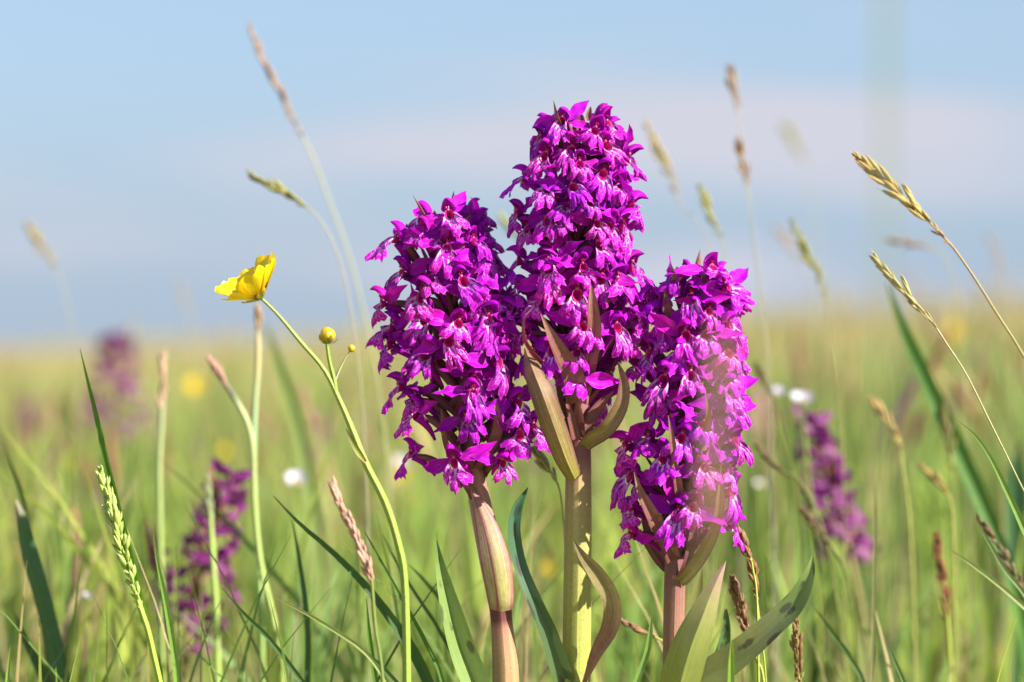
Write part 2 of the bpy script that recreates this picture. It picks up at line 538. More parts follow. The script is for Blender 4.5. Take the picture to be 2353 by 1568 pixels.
def seed_stems():
    """thin flowering stems beyond counting in the middle distance"""
    g = random.Random(5)
    mb = MB()
    for i in range(2600):
        D = math.sqrt(g.uniform(1.7 ** 2, 11 ** 2)) if i % 9 else g.uniform(1.15, 2.6)
        x = g.uniform(-1, 1) * (0.2 * D + 0.2)
        y = D - F
        h = (g.uniform(0.09, 0.165) if i % 9 else g.uniform(0.07, 0.118)) + 0.025 * max(0, min(1, x / D * 6))
        dx, dy = g.gauss(0, 0.02), g.gauss(0, 0.02)
        z = slope(x, y)
        c = lerp(g.choice(GREENS), g.choice(TANS), g.uniform(0.3, 0.9))
        w = 0.0009 * (1 + D * 0.12)
        tube(mb, [(x + dx, y + dy, z + h, w * 0.6), (x + dx * 0.4, y + dy * 0.4, z + h * 0.5, w), (x, y, z - 0.003, w)], n=3, sides=3, col=c, cap=False)
        hc = g.choice(TANS + [(0.44, 0.28, 0.24), (0.40, 0.36, 0.16), (0.46, 0.40, 0.20)])
        if i % 9 == 0 and i % 2: hc = g.choice([(0.20, 0.07, 0.08), (0.24, 0.05, 0.20), (0.26, 0.13, 0.07), (0.30, 0.17, 0.11)])
        L = g.uniform(0.018, 0.040)
        spindle(mb, (x + dx * 0.85, y + dy * 0.85, z + h - L * 0.35), (x + dx * 1.3, y + dy * 1.3, z + h + L * 0.65), g.uniform(0.003, 0.005), hc, sides=4)
    o = mb.build('seeding_grass', M['chaff'])
    tag(o, 'mass of blurred tan seeding grass stems in the middle distance', 'grass', kind='stuff')
seed_stems()

# ------------------------------------------------------------------ orchid flower meshes (millimetres, facing -Y)
MM = 0.001
def mesh_lip(seed, spread=1.0, droop=1.0):
    g = random.Random(seed)
    mb = MB(); rows = []
    nu, nv = 34, 12
    ph = g.uniform(0, 6); A = R(57 + g.uniform(-6, 8)) * spread
    ln = g.uniform(0.95, 1.12); notch = g.uniform(1.0, 2.2); cen = g.uniform(0.9, 2.2)
    asym = g.uniform(-0.15, 0.15); fold = g.uniform(0.07, 0.17); kick = g.uniform(0.2, 1.8)
    for j in range(nv + 1):
        v = j / nv
        row = []
        for i in range(nu + 1):
            u = i / nu * 2 - 1
            a = u * (A + (R(112) - A) * (1 - v) ** 2.5) + asym * v
            L = (5.6 + cen * math.exp(-(u / 0.2) ** 2) + 1.0 * math.exp(-((abs(u) - 0.62) / 0.25) ** 2)
                 - notch * math.exp(-((abs(u) - 0.33) / 0.075) ** 2) - 2.4 * max(0, (abs(u) - 0.8) / 0.2) ** 2
                 + 0.32 * math.sin(u * 29 + ph) + 0.3 * math.sin(u * 47 + ph * 2)) * ln
            r0 = 1.5
            r = r0 + (L - r0) * v
            x = r * math.sin(a) * 0.95
            z = -0.2 - r * math.cos(a) * droop
            y = -1.25 - 2.9 * math.sin(min(1.6, v * 1.7)) + fold * x * x * min(1, v * 2) + kick * v ** 3
            y += 0.55 * v * v * math.sin(u * 9 + ph) + 0.28 * v ** 3 * math.sin(u * 23 + ph * 3) - 0.7 * v * math.exp(-(u / 0.14) ** 2)
            y += 0.5 * v * math.exp(-((abs(u) - 0.33) / 0.1) ** 2)
            row.append(mb.vert((x * MM, y * MM, z * MM), (1, 1, 1), (u, v)))
        rows.append(row)
    mb.grid(rows)
    return mb.mesh('lip', M['lip'])

def mesh_hood(seed):
    g = random.Random(seed)
    mb = MB(); rows = []
    k = g.uniform(0.88, 1.08); tipup = g.uniform(-0.6, 1.0)
    cl = [(1.2, 0.4, 1.4), (1.7, 2.2, 2.2), (1.0, 3.7, 2.6), (-0.8, 4.9 + tipup * .4, 2.5), (-2.7, 4.9 + tipup, 1.8), (-4.1, 3.9 + tipup, 0.25)]
    cl = catmull(cl, 12)
    nu = 12
    for j, (y, z, w) in enumerate(cl):
        inn = Vector((0, -0.9 - y, 1.6 - z)).normalized()
        row = []
        for i in range(nu + 1):
            u = i / nu * 2 - 1
            ang = u * R(92)
            p = Vector((w * math.sin(ang) * k, y, z)) + inn * (w * (1 - math.cos(ang)) * 1.1)
            p.y += 0.25 * math.sin(j * 1.1 + seed) * u * u
            row.append(mb.vert(p * MM, (0.95, 0.95, 1), (u, j / 11)))
        rows.append(row)
    mb.grid(rows)
    return mb.mesh('hood', M['sepal'])

def mesh_sepal(side, seed):
    g = random.Random(seed)
    mb = MB()
    el = R(g.uniform(-12, 64))
    L = g.uniform(8.4, 11.0)
    d = Vector((side * math.cos(el), g.uniform(-0.15, 0.45), math.sin(el))).normalized()
    b = Vector((side * 1.5, 0.7, 0.9))
    back = Vector((0, 1, 0)); curl = g.uniform(-1.5, 3.2)
    bend = Vector((0, 0, g.uniform(-2.6, 2.2)))
    P = []
    for t, w in ((0, 1.2), (0.2, 3.1), (0.42, 4.3), (0.62, 3.7), (0.84, 1.6), (1.0, 0.06)):
        p = b + d * (L * t) + back * (curl * t * t) + bend * t * t + Vector((0, -1.0, 0)) * math.sin(t * 3.1)
        P.append((p.x * MM, p.y * MM, p.z * MM, w * MM * g.uniform(0.92, 1.1)))
    ribbon(mb, P, n=12, across=6, nrm=(0, -1, 0.25), twist=(g.uniform(-25, 25), g.uniform(-75, 75)), fold=g.uniform(0.12, 0.3), col=(1, 1, 1), ruffle=g.uniform(0.06, 0.14), seed=seed)
    return mb.mesh('sepal', M['sepal'])

def mesh_throat():
    mb = MB(); rows = []
    red, deep, pinkc = (0.50, 0.004, 0.16), (0.16, 0.001, 0.035), (0.85, 0.30, 0.48)
    # stigma hollow: a heart-shaped bowl
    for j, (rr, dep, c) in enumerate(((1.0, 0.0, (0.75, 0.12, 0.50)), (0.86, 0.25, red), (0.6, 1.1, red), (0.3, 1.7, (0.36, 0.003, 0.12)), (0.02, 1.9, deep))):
        row = []
        for k in range(17):
            a = 2 * math.pi * k / 16
            x = 1.3 * math.sin(a) * rr * (1 - 0.18 * max(0, -math.cos(a)))
            z = 0.1 + 1.75 * math.cos(a) * rr - 0.45 * rr * max(0, math.cos(a)) * math.exp(-(math.sin(a) / 0.4) ** 2)
            row.append(mb.vert((x * MM, (-1.25 + dep) * MM, z * MM), c))
        rows.append(row)
    mb.grid(rows)
    # column with its pollen masses under the hood
    spindle(mb, (0, -0.7 * MM, 1.2 * MM), (0, -0.9 * MM, 2.4 * MM), 1.0 * MM, pinkc, sides=8, col2=red)
    spindle(mb, (-0.35 * MM, -1.3 * MM, 1.9 * MM), (-0.25 * MM, -1.0 * MM, 3.4 * MM), 0.75 * MM, (0.30, 0.002, 0.05), sides=6)
    spindle(mb, (0.35 * MM, -1.3 * MM, 1.9 * MM), (0.25 * MM, -1.0 * MM, 3.4 * MM), 0.75 * MM, (0.30, 0.002, 0.05), sides=6)
    return mb.mesh('throat', M['throat'])

def mesh_spur():
    mb = MB()
    tube(mb, [(0, 0.4 * MM, -0.4 * MM, 2.6 * MM), (0, 2.6 * MM, -1.4 * MM, 2.3 * MM), (0, 5.5 * MM, -3.4 * MM, 1.7 * MM), (0, 8.0 * MM, -6.2 * MM, 0.8 * MM)], n=9, sides=9, col=(0.85, 0.75, 0.95))
    return mb.mesh('spur', M['sepal'])

def mesh_ovary(Rmm):
    mb = MB()
    a, b = (0.17, 0.055, 0.075), (0.26, 0.09, 0.13)
    tube(mb, [(0, 1.0 * MM, 0, 1.5 * MM), (0, Rmm * 0.35 * MM, -0.6 * MM, 2.3 * MM), (0, Rmm * 0.7 * MM, -3.8 * MM, 2.7 * MM), (0, Rmm * MM, -8.5 * MM, 1.8 * MM)], n=10, sides=10, col=lambda t: lerp(b, a, t), rib=0.06)
    return mb.mesh('flower', M['bract'])

LIPS = [mesh_lip(100 + i, spread=s, droop=d) for i, (s, d) in enumerate(((1, 1), (0.85, 1.05), (1.15, 0.95), (1, 1.02), (0.75, 1.12), (1.1, 1.0), (0.92, 0.98), (0.66, 1.15)))]
HOODS = [mesh_hood(200 + i) for i in range(5)]
SEPL = [mesh_sepal(-1, 300 + i) for i in range(9)]
SEPR = [mesh_sepal(1, 400 + i) for i in range(9)]
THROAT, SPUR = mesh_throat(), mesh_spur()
OVARY = {r: mesh_ovary(r) for r in (5, 8, 11, 14, 17)}

def mesh_bract(seed):
    g = random.Random(seed)
    mb = MB()
    L = g.uniform(13, 18); side = g.uniform(-2.5, 2.5)
    P = [(side * t * t * MM, -L * 0.62 * t * MM, (L * (0.75 * t + 0.25 * t * t) * g.uniform(.95, 1.05)) * MM, w * MM) for t, w in ((1, 0.05), (0.8, 1.4), (0.55, 2.8), (0.25, 3.3), (0, 2.2))]
    ribbon(mb, P, n=12, across=4, nrm=(0, -1, -0.6), twist=(g.uniform(-35, 35), 0), fold=0.3, col=ramp([(0, (0.30, 0.12, 0.10)), (0.5, (0.20, 0.075, 0.07)), (1, (0.17, 0.09, 0.055))]))
    return mb.mesh('bract', M['bract'])
BRACTS = [mesh_bract(500 + i) for i in range(5)]

def interp(tab, y):
    if y <= tab[0][0]: return tab[0][1]
    for (a, va), (b, vb) in zip(tab, tab[1:]):
        if y <= b: return va + (vb - va) * (y - a) / (b - a)
    return tab[-1][1]

def flower(root, X, Y, axis, prof, g, theta=None, size=1.0, D0=F, pitch=None, roll=None):
    ax = interp(axis, Y)
    Rpx = interp(prof, Y)
    if theta is None:
        s = (X - ax) / Rpx
        if abs(s) > 0.97:
            Rpx = abs(X - ax) * 1.02
            s = (X - ax) / Rpx
        theta = math.asin(max(-0.985, min(0.985, s)))
    else:
        X = ax + Rpx * math.sin(theta)
    Rm = Rpx * K
    D = D0 - Rm * math.cos(theta)
    p = Vector(((X - 1176.5) * K, D - F, H - (Y - 784) * K))
    f = link('flower', OVARY[min(OVARY, key=lambda r: abs(r - Rm * 1000 / size))], root)
    f.location = p - root.location
    frac = (Y - axis[0][0]) / (axis[-1][0] - axis[0][0])
    pt = pitch if pitch is not None else 14 - 22 * frac + g.uniform(-15, 15)
    ro = roll if roll is not None else g.uniform(-22, 22)
    # facing -Y, turned out from the spike axis a little less than fully: flowers crowd towards the light
    f.rotation_euler = (Matrix.Rotation(theta * 0.93 + g.uniform(-0.28, 0.28), 3, 'Z') @ Matrix.Rotation(R(-pt), 3, 'X') @ Matrix.Rotation(R(ro), 3, 'Y')).to_euler()
    sc = 1.02 * size * g.uniform(0.84, 1.10)
    f.scale = (sc, sc, sc)
    tv, tb = g.uniform(0.68, 1.08), g.uniform(-0.10, 0.10)
    tint = (tv * (1 + tb), tv, tv * (1 - tb), 1)
    def sub(name, me, ry=0.0, rx=0.0):
        o = link(name, me, f)
        o.color = tint
        o.rotation_euler = (R(rx), R(ry), 0)
        return o
    sub('hood', g.choice(HOODS), g.uniform(-8, 8), g.uniform(-10, 14))
    sub('sepal', g.choice(SEPL), g.uniform(-14, 14))
    sub('sepal', g.choice(SEPR), g.uniform(-14, 14))
    sub('lip', g.choice(LIPS), g.uniform(-9, 9), g.uniform(-20, 8))
    sub('throat', THROAT)
    sub('spur', SPUR, g.uniform(-10, 10))
    return f

def auto_bract(root, Y, theta, axis, g, size=1.0, out=3.0):
    b = link('bract', g.choice(BRACTS), root)
    ax = interp(axis, Y)
    p = Vector(((ax - 1176.5) * K + math.sin(theta) * 0.002, -math.cos(theta) * 0.002, H - (Y - 784) * K))
    b.location = p - root.location
    b.rotation_euler = (0, 0, theta + g.uniform(-0.2, 0.2))
    s = size * g.uniform(0.8, 1.1)
    b.scale = (s, s, s)
    return b

def leafpart(root, name, pts, D, mat, col, n=18, ground_end=False, label=None, **kw):
    P = path(pts, D)
    if ground_end: P = to_ground(P)
    mb = MB()
    ribbon(mb, P, n=n, col=col, **kw)
    o = mb.build(name, M[mat], root, origin=root.location)
    if label: o['label'] = label
    return o

def zoomconv(x0, y0, s, pts):
    c = 2353 / 2560.0
    return [((x0 + p[0] / s) * c, (y0 + p[1] / s) * c) + tuple(p[2:]) for p in pts]

def build_orchid(label, axis, prof, stem_pts, stem_col, throats, seed, buds, size=1.0, nback=24, nbract=16, gap=False):
    g = random.Random(seed)
    base_x = stem_pts[-1][0]
    P = path(stem_pts, F)
    Pg = to_ground(P, 0.05)
    root = thing('marsh_orchid', label, 'orchid', Vector(Pg[-1][:3]), 'purple orchids in sharp focus')
    mb = MB()
    tube(mb, Pg, n=40, sides=16, col=stem_col, rib=0.03)
    mb.build('stem', M['stem'], root, origin=root.location)
    for t in throats:
        flower(root, t[0], t[1], axis, prof, g, size=size * (t[2] if len(t) > 2 else 1.0), pitch=t[3] if len(t) > 3 else None, roll=t[4] if len(t) > 4 else None)
    y0, y1 = axis[0][0] + 45, axis[-1][0] - 70
    for i in range(nback):
        Y = y0 + (y1 - y0) * (i + 0.5) / nback
        th = R(90 + 22 + ((i * 137.5) % 136))
        flower(root, 0, Y, axis, prof, g, theta=th, size=size * 0.95)
    for i in range(11):                  # florets sitting deeper between the outer ones
        Y = y0 + (y1 - 30 - y0) * (i + 0.5) / 11
        flower(root, 0, Y, axis, [(a, b * 0.86) for a, b in prof], g, theta=R(-75 + (i * 67.5) % 150), size=size * 0.92)
    for i in range(nbract):
        Y = y0 + 30 + (y1 + 60 - y0) * (i + 0.5) / nbract
        auto_bract(root, Y + 20, R((i * 137.5) % 360 - 180), axis, g)
    for (X, Y, h, w, ang) in buds:       # unopened buds and bract tips at the very top
        leafpart(root, 'bract', [(X + h * math.sin(R(ang)), Y - h * math.cos(R(ang)), 0.5), (X + h * .6 * math.sin(R(ang)), Y - h * .62 * math.cos(R(ang)), w * .7), (X, Y, w), (X - 4 * math.sin(R(ang)), Y + h * .4, w * .6)], F, 'bract', ramp([(0, (0.30, 0.15, 0.14)), (1, (0.24, 0.08, 0.10))]), n=9, fold=0.35)
    return root

def rimmed(u, f, c):
    return lerp(c, (0.15, 0.045, 0.06), max(0, abs(u) - 0.6) / 0.4 * 0.8)
def seamed(u, f, c):
    if abs(u) > 0.9 or abs(u - 0.25) < 0.05: return lerp(c, (0.25, 0.06, 0.09), 0.8)
    if abs(u) < 0.6: return lerp(c, (0.36, 0.36, 0.12), 0.5 * min(1, f * 1.6))
    return lerp(c, (0.42, 0.24, 0.22), 0.4)
BR = ramp([(0, (0.31, 0.15, 0.12)), (0.35, (0.25, 0.105, 0.09)), (1, (0.21, 0.085, 0.075))])
BRG = ramp([(0, (0.24, 0.13, 0.09)), (0.4, (0.24, 0.16, 0.085)), (0.75, (0.25, 0.20, 0.07)), (1, (0.28, 0.26, 0.05))])

# --- the left spike
thrL = zoomconv(900, 460, 3.92, [(885, 330, 0.9, 22, -16), (850, 660), (1020, 980), (440, 890), (640, 1130), (960, 1390), (1110, 590, 0.9), (370, 560, 0.95, 30), (250, 1180), (330, 1430), (1230, 1330), (1190, 880), (620, 520, 0.9)]) + \
       zoomconv(900, 830, 3.646, [(1030, 560), (620, 210), (510, 750), (880, 1170), (1430, 940), (1240, 290), (1420, 650), (290, 130), (390, 510), (480, 1120, 0.9), (1290, 1180, 0.9), (1180, 60), (820, 90), (1560, 880)]) + \
       zoomconv(900, 460, 3.92, [(1340, 1130, 0.95), (1400, 1420, 0.95), (1200, 730, 0.9)])
axL = [(440, 1030), (700, 1035), (900, 1065), (1085, 1092)]
prL = [(440, 40), (520, 75), (600, 95), (700, 112), (900, 135), (1000, 132), (1085, 95)]
stemL = [(1032, 470, 18), (1038, 700, 30), (1065, 920, 42), (1090, 1080, 46), (1108, 1180, 52), (1135, 1290, 66), (1148, 1360, 62), (1152, 1420, 50), (1158, 1490, 56), (1162, 1568, 62)]
colL = ramp([(0, (0.20, 0.05, 0.09)), (0.25, (0.25, 0.12, 0.10)), (0.4, (0.34, 0.22, 0.17)), (0.5, (0.36, 0.27, 0.16)), (0.57, (0.34, 0.28, 0.11)), (0.585, (0.14, 0.045, 0.05)), (0.65, (0.15, 0.05, 0.05)), (0.665, (0.36, 0.17, 0.12)), (0.70, (0.36, 0.21, 0.12)), (1, (0.36, 0.27, 0.12))])
oL = build_orchid('left purple orchid with a pinkish brown stem, leaning spike lower than the middle one', axL, prL, stemL, colL, thrL, 21,
                  [(1000, 505, 22, 14, -8), (1012, 515, 26, 16, 10), (950, 560, 50, 9, 8), (985, 520, 30, 13, -4)])
leafpart(oL, 'bract', [(1131, 900, 1, F - .012), (1143, 950, 17, F - .013), (1140, 1000, 27, F - .011), (1115, 1050, 24, F - .006), (1095, 1080, 18, F - .003)], F, 'bract', BR, ucol=rimmed, fold=0.25, twist=(20, -10))
leafpart(oL, 'bract', [(1013, 940, 2, F - .010), (1020, 1000, 12, F - .010), (1040, 1060, 15, F - .006), (1080, 1130, 16, F - .003), (1095, 1160, 12, F - .003)], F, 'bract', BR, ucol=rimmed, fold=0.25)
leafpart(oL, 'bract', [(985, 930, 2), (1030, 990, 16), (1075, 1050, 18), (1092, 1085, 14)], F, 'bract', BR, ucol=rimmed, fold=0.2)
leafpart(oL, 'leaf', [(1082, 1118, 6, F - .003), (1115, 1200, 46, F - .006), (1138, 1290, 68, F - .008), (1150, 1370, 62, F - .0075), (1150, 1400, 52, F - .006)], F, 'bract',
         ramp([(0, (0.30, 0.17, 0.15)), (0.35, (0.38, 0.25, 0.20)), (0.6, (0.36, 0.30, 0.13)), (0.85, (0.34, 0.26, 0.12)), (1, (0.30, 0.14, 0.12))]), fold=-0.22, across=8, ucol=seamed, label='pinkish sheathing leaf clasping the stem')

# --- the middle spike
thrC = zoomconv(1230, 230, 4.481, [(790, 360, 0.82, 8, 0), (1275, 400, 0.95, 16, -6), (960, 860, 1, 6, 0), (1080, 1280), (1390, 1070), (600, 760), (630, 1120), (380, 990), (1500, 760), (560, 560, 0.95), (1260, 640, 1.05, 5, -15), (650, 1480), (1430, 1530), (300, 1390), (1530, 1290), (1130, 480, 0.95), (830, 1330, 0.9), (1210, 960, 0.95)]) + \
       zoomconv(1250, 560, 4.9, [(1190, 300), (630, 560), (260, 470), (930, 890, 1.05, 0, 0), (1390, 750), (1580, 540), (1640, 1070), (1400, 1290), (270, 800), (620, 700, 0.9), (1000, 560, .9), (170, 1150)]) + \
       zoomconv(1250, 720, 2.9585, [(390, 470, 1, 8, -12), (980, 310), (200, 330, 0.9), (600, 300, .85), (560, 480, 0.8), (1075, 120, .95), (1090, 230, .95), (160, 200, .95)]) + \
       zoomconv(1230, 230, 4.481, [(420, 1560, .95), (760, 1500, .9), (900, 1120, .85), (1150, 1500, .9)])
axC = [(225, 1325), (500, 1322), (800, 1326), (1000, 1330)]
prC = [(225, 30), (270, 62), (320, 85), (420, 110), (600, 120), (800, 122), (900, 105), (1000, 80)]
stemC = [(1325, 250, 16), (1322, 500, 34), (1326, 800, 48), (1330, 1000, 54), (1329, 1100, 60), (1328, 1250, 63), (1326, 1420, 65), (1324, 1568, 66)]
colC = ramp([(0, (0.20, 0.05, 0.09)), (0.4, (0.23, 0.10, 0.09)), (0.42, (0.34, 0.21, 0.13)), (0.48, (0.36, 0.28, 0.12)), (0.55, (0.34, 0.32, 0.11)), (0.65, (0.33, 0.34, 0.08)), (1, (0.30, 0.33, 0.07))])
oC = build_orchid('tallest purple orchid in the middle, thick yellow green stem and broad brown bracts', axC, prC, stemC, colC, thrC, 33,
                  [(1325, 262, 26, 12, 3), (1352, 268, 24, 13, 14), (1335, 285, 26, 20, 0), (1310, 275, 22, 14, -10)], nback=30, nbract=18)
leafpart(oC, 'bract', [(1206, 800, 3, F - .013), (1224, 852, 40, F - .016), (1247, 910, 54, F - .018), (1272, 980, 58, F - .015), (1298, 1050, 50, F - .010), (1318, 1095, 36, F - .005)], F, 'bract', BRG, ucol=rimmed, fold=-0.30, across=8, twist=(-4, 0), n=22, split=True, label='broad olive brown bract folded along its midrib')
leafpart(oC, 'bract', [(1243, 722, 2, F - .020), (1270, 775, 24, F - .020), (1300, 830, 42, F - .018), (1322, 880, 50, F - .015), (1328, 930, 40, F - .010)], F, 'bract', BR, ucol=rimmed, fold=0.18, across=6, twist=(0, 10))
leafpart(oC, 'bract', [(1228, 704, 2, F - .017), (1204, 735, 9, F - .018), (1206, 780, 13, F - .018), (1228, 815, 14, F - .016), (1280, 870, 14, F - .010), (1318, 930, 14, F - .004)], F, 'bract', ramp([(0, (0.34, 0.16, 0.14)), (0.5, (0.33, 0.03, 0.10)), (1, (0.2, 0.05, 0.07))]), fold=0.3, twist=(60, 30), label='crimson bract curling back in a hook')
leafpart(oC, 'bract', [(1358, 655, 4, F - .019), (1362, 700, 24, F - .019), (1366, 760, 33, F - .017), (1356, 830, 34, F - .012), (1342, 910, 28, F - .006)], F, 'bract', BR, ucol=rimmed, fold=0.22, across=6)
leafpart(oC, 'bract', [(1420, 832, 3, F - .010), (1434, 880, 24, F - .011), (1426, 935, 34, F - .011), (1395, 985, 38, F - .009), (1360, 1010, 38, F - .006), (1340, 1030, 30, F - .003)], F, 'bract', BRG, ucol=rimmed, fold=0.2, across=6, twist=(30, -20))
leafpart(oC, 'bract', [(1410, 900, 2), (1380, 930, 22), (1355, 970, 28), (1340, 1010, 24)], F - .004, 'bract', BR, ucol=rimmed, fold=0.2)
leafpart(oC, 'bract', [(1300, 905, 2, F - .008), (1310, 950, 16, F - .008), (1325, 1010, 22, F - .006)], F, 'bract', BR, ucol=rimmed, fold=0.2)
leafpart(oC, 'leaf', [(1318, 1243, 2, F - .010), (1340, 1280, 22, F - .012), (1375, 1325, 40, F - .013), (1405, 1380, 42, F - .012), (1402, 1440, 44, F - .010), (1370, 1500, 34, F - .008), (1346, 1560, 16, F - .005), (1336, 1590, 14, F - .004)], F, 'bract',
         ramp([(0, (0.20, 0.15, 0.06)), (0.4, (0.27, 0.22, 0.10)), (0.6, (0.24, 0.13, 0.08)), (1, (0.20, 0.10, 0.06))]), fold=0.2, across=6, twist=lambda f: 10 + 70 * max(0, f - 0.35), n=24, label='olive brown leaf twisting away from the stem')

# --- the right spike
thrR = zoomconv(1500, 640, 4.355, [(980, 480, 1, 8, 0), (1340, 370, 1, 8, -25), (910, 880), (960, 1310), (1370, 760), (1350, 1090), (880, 260, .9, 35), (1200, 180, 0.95, 35, 15), (620, 560), (700, 830, .9), (560, 1080), (1330, 1450), (680, 1360), (1150, 620, 0.9), (1130, 880, .9)]) + \
       zoomconv(1500, 980, 3.564, [(870, 290), (1170, 450), (555, 580), (895, 660), (665, 1080, 0.95), (1130, 880), (480, 100), (250, 480), (290, 760), (300, 1060, .9), (290, 1270, .85), (1140, 130), (1150, 1190, 0.9), (800, 1010, .9), (690, 400, .9), (1100, 680, .9)]) + \
       zoomconv(1500, 640, 4.355, [(450, 960, .95), (430, 1230, .95)])
axR = [(595, 1605), (750, 1598), (950, 1580), (1150, 1562), (1285, 1555)]
prR = [(595, 35), (650, 62), (750, 88), (850, 112), (1000, 122), (1150, 115), (1230, 95), (1285, 60)]
stemR = [(1605, 625, 16), (1597, 780, 28), (1580, 960, 40), (1562, 1150, 46), (1553, 1290, 50), (1549, 1400, 49), (1546, 1568, 48)]
colR = ramp([(0, (0.20, 0.05, 0.09)), (0.4, (0.19, 0.06, 0.08)), (0.55, (0.22, 0.10, 0.085)), (0.65, (0.27, 0.14, 0.10)), (0.8, (0.27, 0.18, 0.08)), (1, (0.25, 0.21, 0.07))])
oR = build_orchid('shortest purple orchid on the right with a reddish brown stem', axR, prR, stemR, colR, thrR, 45,
                  [(1640, 650, 30, 14, 12), (1570, 650, 30, 12, -10), (1612, 640, 30, 18, 0)], nback=26, nbract=16)
leafpart(oR, 'bract', [(1526, 650, 2, F - .006), (1531, 690, 16, F - .007), (1540, 735, 26, F - .006), (1565, 790, 22, F - .002)], F, 'bract', BR, ucol=rimmed, fold=0.2)
leafpart(oR, 'bract', [(1536, 955, 2, F - .019), (1545, 1010, 13, F - .019), (1553, 1080, 18, F - .017), (1565, 1160, 24, F - .012), (1562, 1230, 26, F - .006)], F, 'bract', BR, ucol=rimmed, fold=0.25)
leafpart(oR, 'bract', [(1457, 1085, 2, F - .014), (1472, 1130, 18, F - .015), (1500, 1185, 32, F - .014), (1530, 1240, 38, F - .010), (1550, 1290, 34, F - .004)], F, 'bract', BR, ucol=rimmed, fold=0.25, across=6, n=20, twist=(15, 0))
leafpart(oR, 'bract', [(1658, 1065, 2, F - .014), (1656, 1130, 18, F - .015), (1648, 1200, 24, F - .014), (1620, 1265, 30, F - .010), (1580, 1320, 34, F - .005), (1558, 1340, 30, F - .003)], F, 'bract', BRG, ucol=rimmed, fold=0.2, across=6, n=22, twist=(25, -20))
leafpart(oR, 'bract', [(1470, 1170, 3), (1492, 1230, 20), (1520, 1280, 18), (1545, 1325, 14)], F + .002, 'bract', BR, ucol=rimmed, fold=0.25)
leafpart(oR, 'bract', [(1445, 1180, 3), (1475, 1235, 10), (1510, 1290, 12), (1540, 1320, 12)], F + .004, 'bract', BR, ucol=rimmed, fold=0.25)
leafpart(oR, 'bract', [(1590, 1160, 3, F - .004), (1594, 1220, 18, F - .006), (1580, 1290, 20, F - .005), (1562, 1330, 16, F - .003)], F, 'bract', ramp([(0, (0.14, 0.04, 0.10)), (1, (0.18, 0.07, 0.07))]), fold=0.3)
leafpart(oR, 'bract', [(1622, 905, 2, F - .02), (1628, 945, 13, F - .02), (1624, 990, 18, F - .016), (1600, 1040, 14, F - .008)], F, 'bract', BR, ucol=rimmed, fold=0.25)
leafpart(oR, 'bract', [(1690, 1155, 2), (1650, 1180, 12), (1600, 1215, 14), (1565, 1250, 12)], F - .002, 'bract', BR, ucol=rimmed, fold=0.25)
leafpart(oR, 'leaf', [(1668, 1290, 2, F - .014), (1640, 1350, 34, F - .016), (1612, 1420, 66, F - .017), (1585, 1490, 86, F - .015), (1562, 1568, 92, F - .010), (1552, 1640, 70, F - .005)], F, 'leaf',
         ramp([(0, (0.33, 0.19, 0.16)), (0.14, (0.32, 0.22, 0.16)), (0.3, (0.27, 0.26, 0.10)), (0.55, (0.24, 0.29, 0.07)), (1, (0.24, 0.30, 0.06))]), fold=-0.34, across=8, n=26, twist=(6, 0), split=True, label='broad upright leaf with a purple tinged tip')
leafpart(oR, 'leaf', [(1868, 1276, 2, F - .020), (1858, 1322, 30, F - .022), (1826, 1385, 52, F - .022), (1770, 1440, 58, F - .021), (1700, 1500, 66, F - .018), (1620, 1560, 74, F - .012), (1562, 1612, 60, F - .006), (1548, 1640, 40, F - .002)], F, 'spotted_leaf',
         ramp([(0, (0.20, 0.28, 0.07)), (0.3, (0.13, 0.20, 0.06)), (0.42, (0.17, 0.20, 0.09)), (0.55, (0.27, 0.30, 0.11)), (1, (0.25, 0.33, 0.10))]), fold=0.2, across=8, n=30, twist=(30, 8), label='long leaf with dark spots arching out to the right')
leafpart(oR, 'leaf', [(1612, 1310, 4), (1604, 1350, 22), (1590, 1420, 34), (1570, 1490, 34), (1555, 1568, 26)], F + .006, 'leaf', ramp([(0, (0.20, 0.20, 0.06)), (1, (0.17, 0.20, 0.05))]), fold=0.2)
leafpart(oR, 'leaf', [(1668, 1400, 6), (1668, 1450, 22), (1655, 1510, 32), (1610, 1590, 34), (1560, 1660, 26)], F + .010, 'spotted_leaf', (0.07, 0.16, 0.04), fold=0.2, label='dark green spotted leaf behind the broad one')

# leaves of the left and middle plants that rise from the base
leafpart(oL, 'leaf', [(1003, 1243, 3, F - .006), (1014, 1310, 26, F - .007), (1036, 1400, 48, F - .008), (1062, 1490, 60, F - .007), (1092, 1568, 64, F - .006), (1140, 1700, 60, F - .003), (1160, 1800, 40, F)], F, 'spotted_leaf',
         ramp([(0, (0.10, 0.17, 0.045)), (0.2, (0.17, 0.26, 0.07)), (1, (0.24, 0.34, 0.11))]), fold=0.42, across=8, n=28, twist=(-10, 0), split=True, label='upright spotted leaf folded along its keel')
leafpart(oC, 'leaf', [(1213, 1121, 2, F - .004), (1190, 1165, 24, F - .005), (1181, 1220, 30, F - .006), (1196, 1300, 30, F - .006), (1228, 1380, 34, F - .006), (1262, 1460, 42, F - .005), (1296, 1568, 52, F - .004), (1318, 1680, 50, F - .002), (1322, 1760, 34, F)], F, 'spotted_leaf',
         ramp([(0, (0.05, 0.13, 0.06)), (0.4, (0.055, 0.13, 0.07)), (0.7, (0.09, 0.15, 0.05)), (1, (0.10, 0.16, 0.05))]), fold=0.3, across=8, n=30, twist=(-15, 25), split=True, label='narrow bluish green leaf curving up beside the stem')

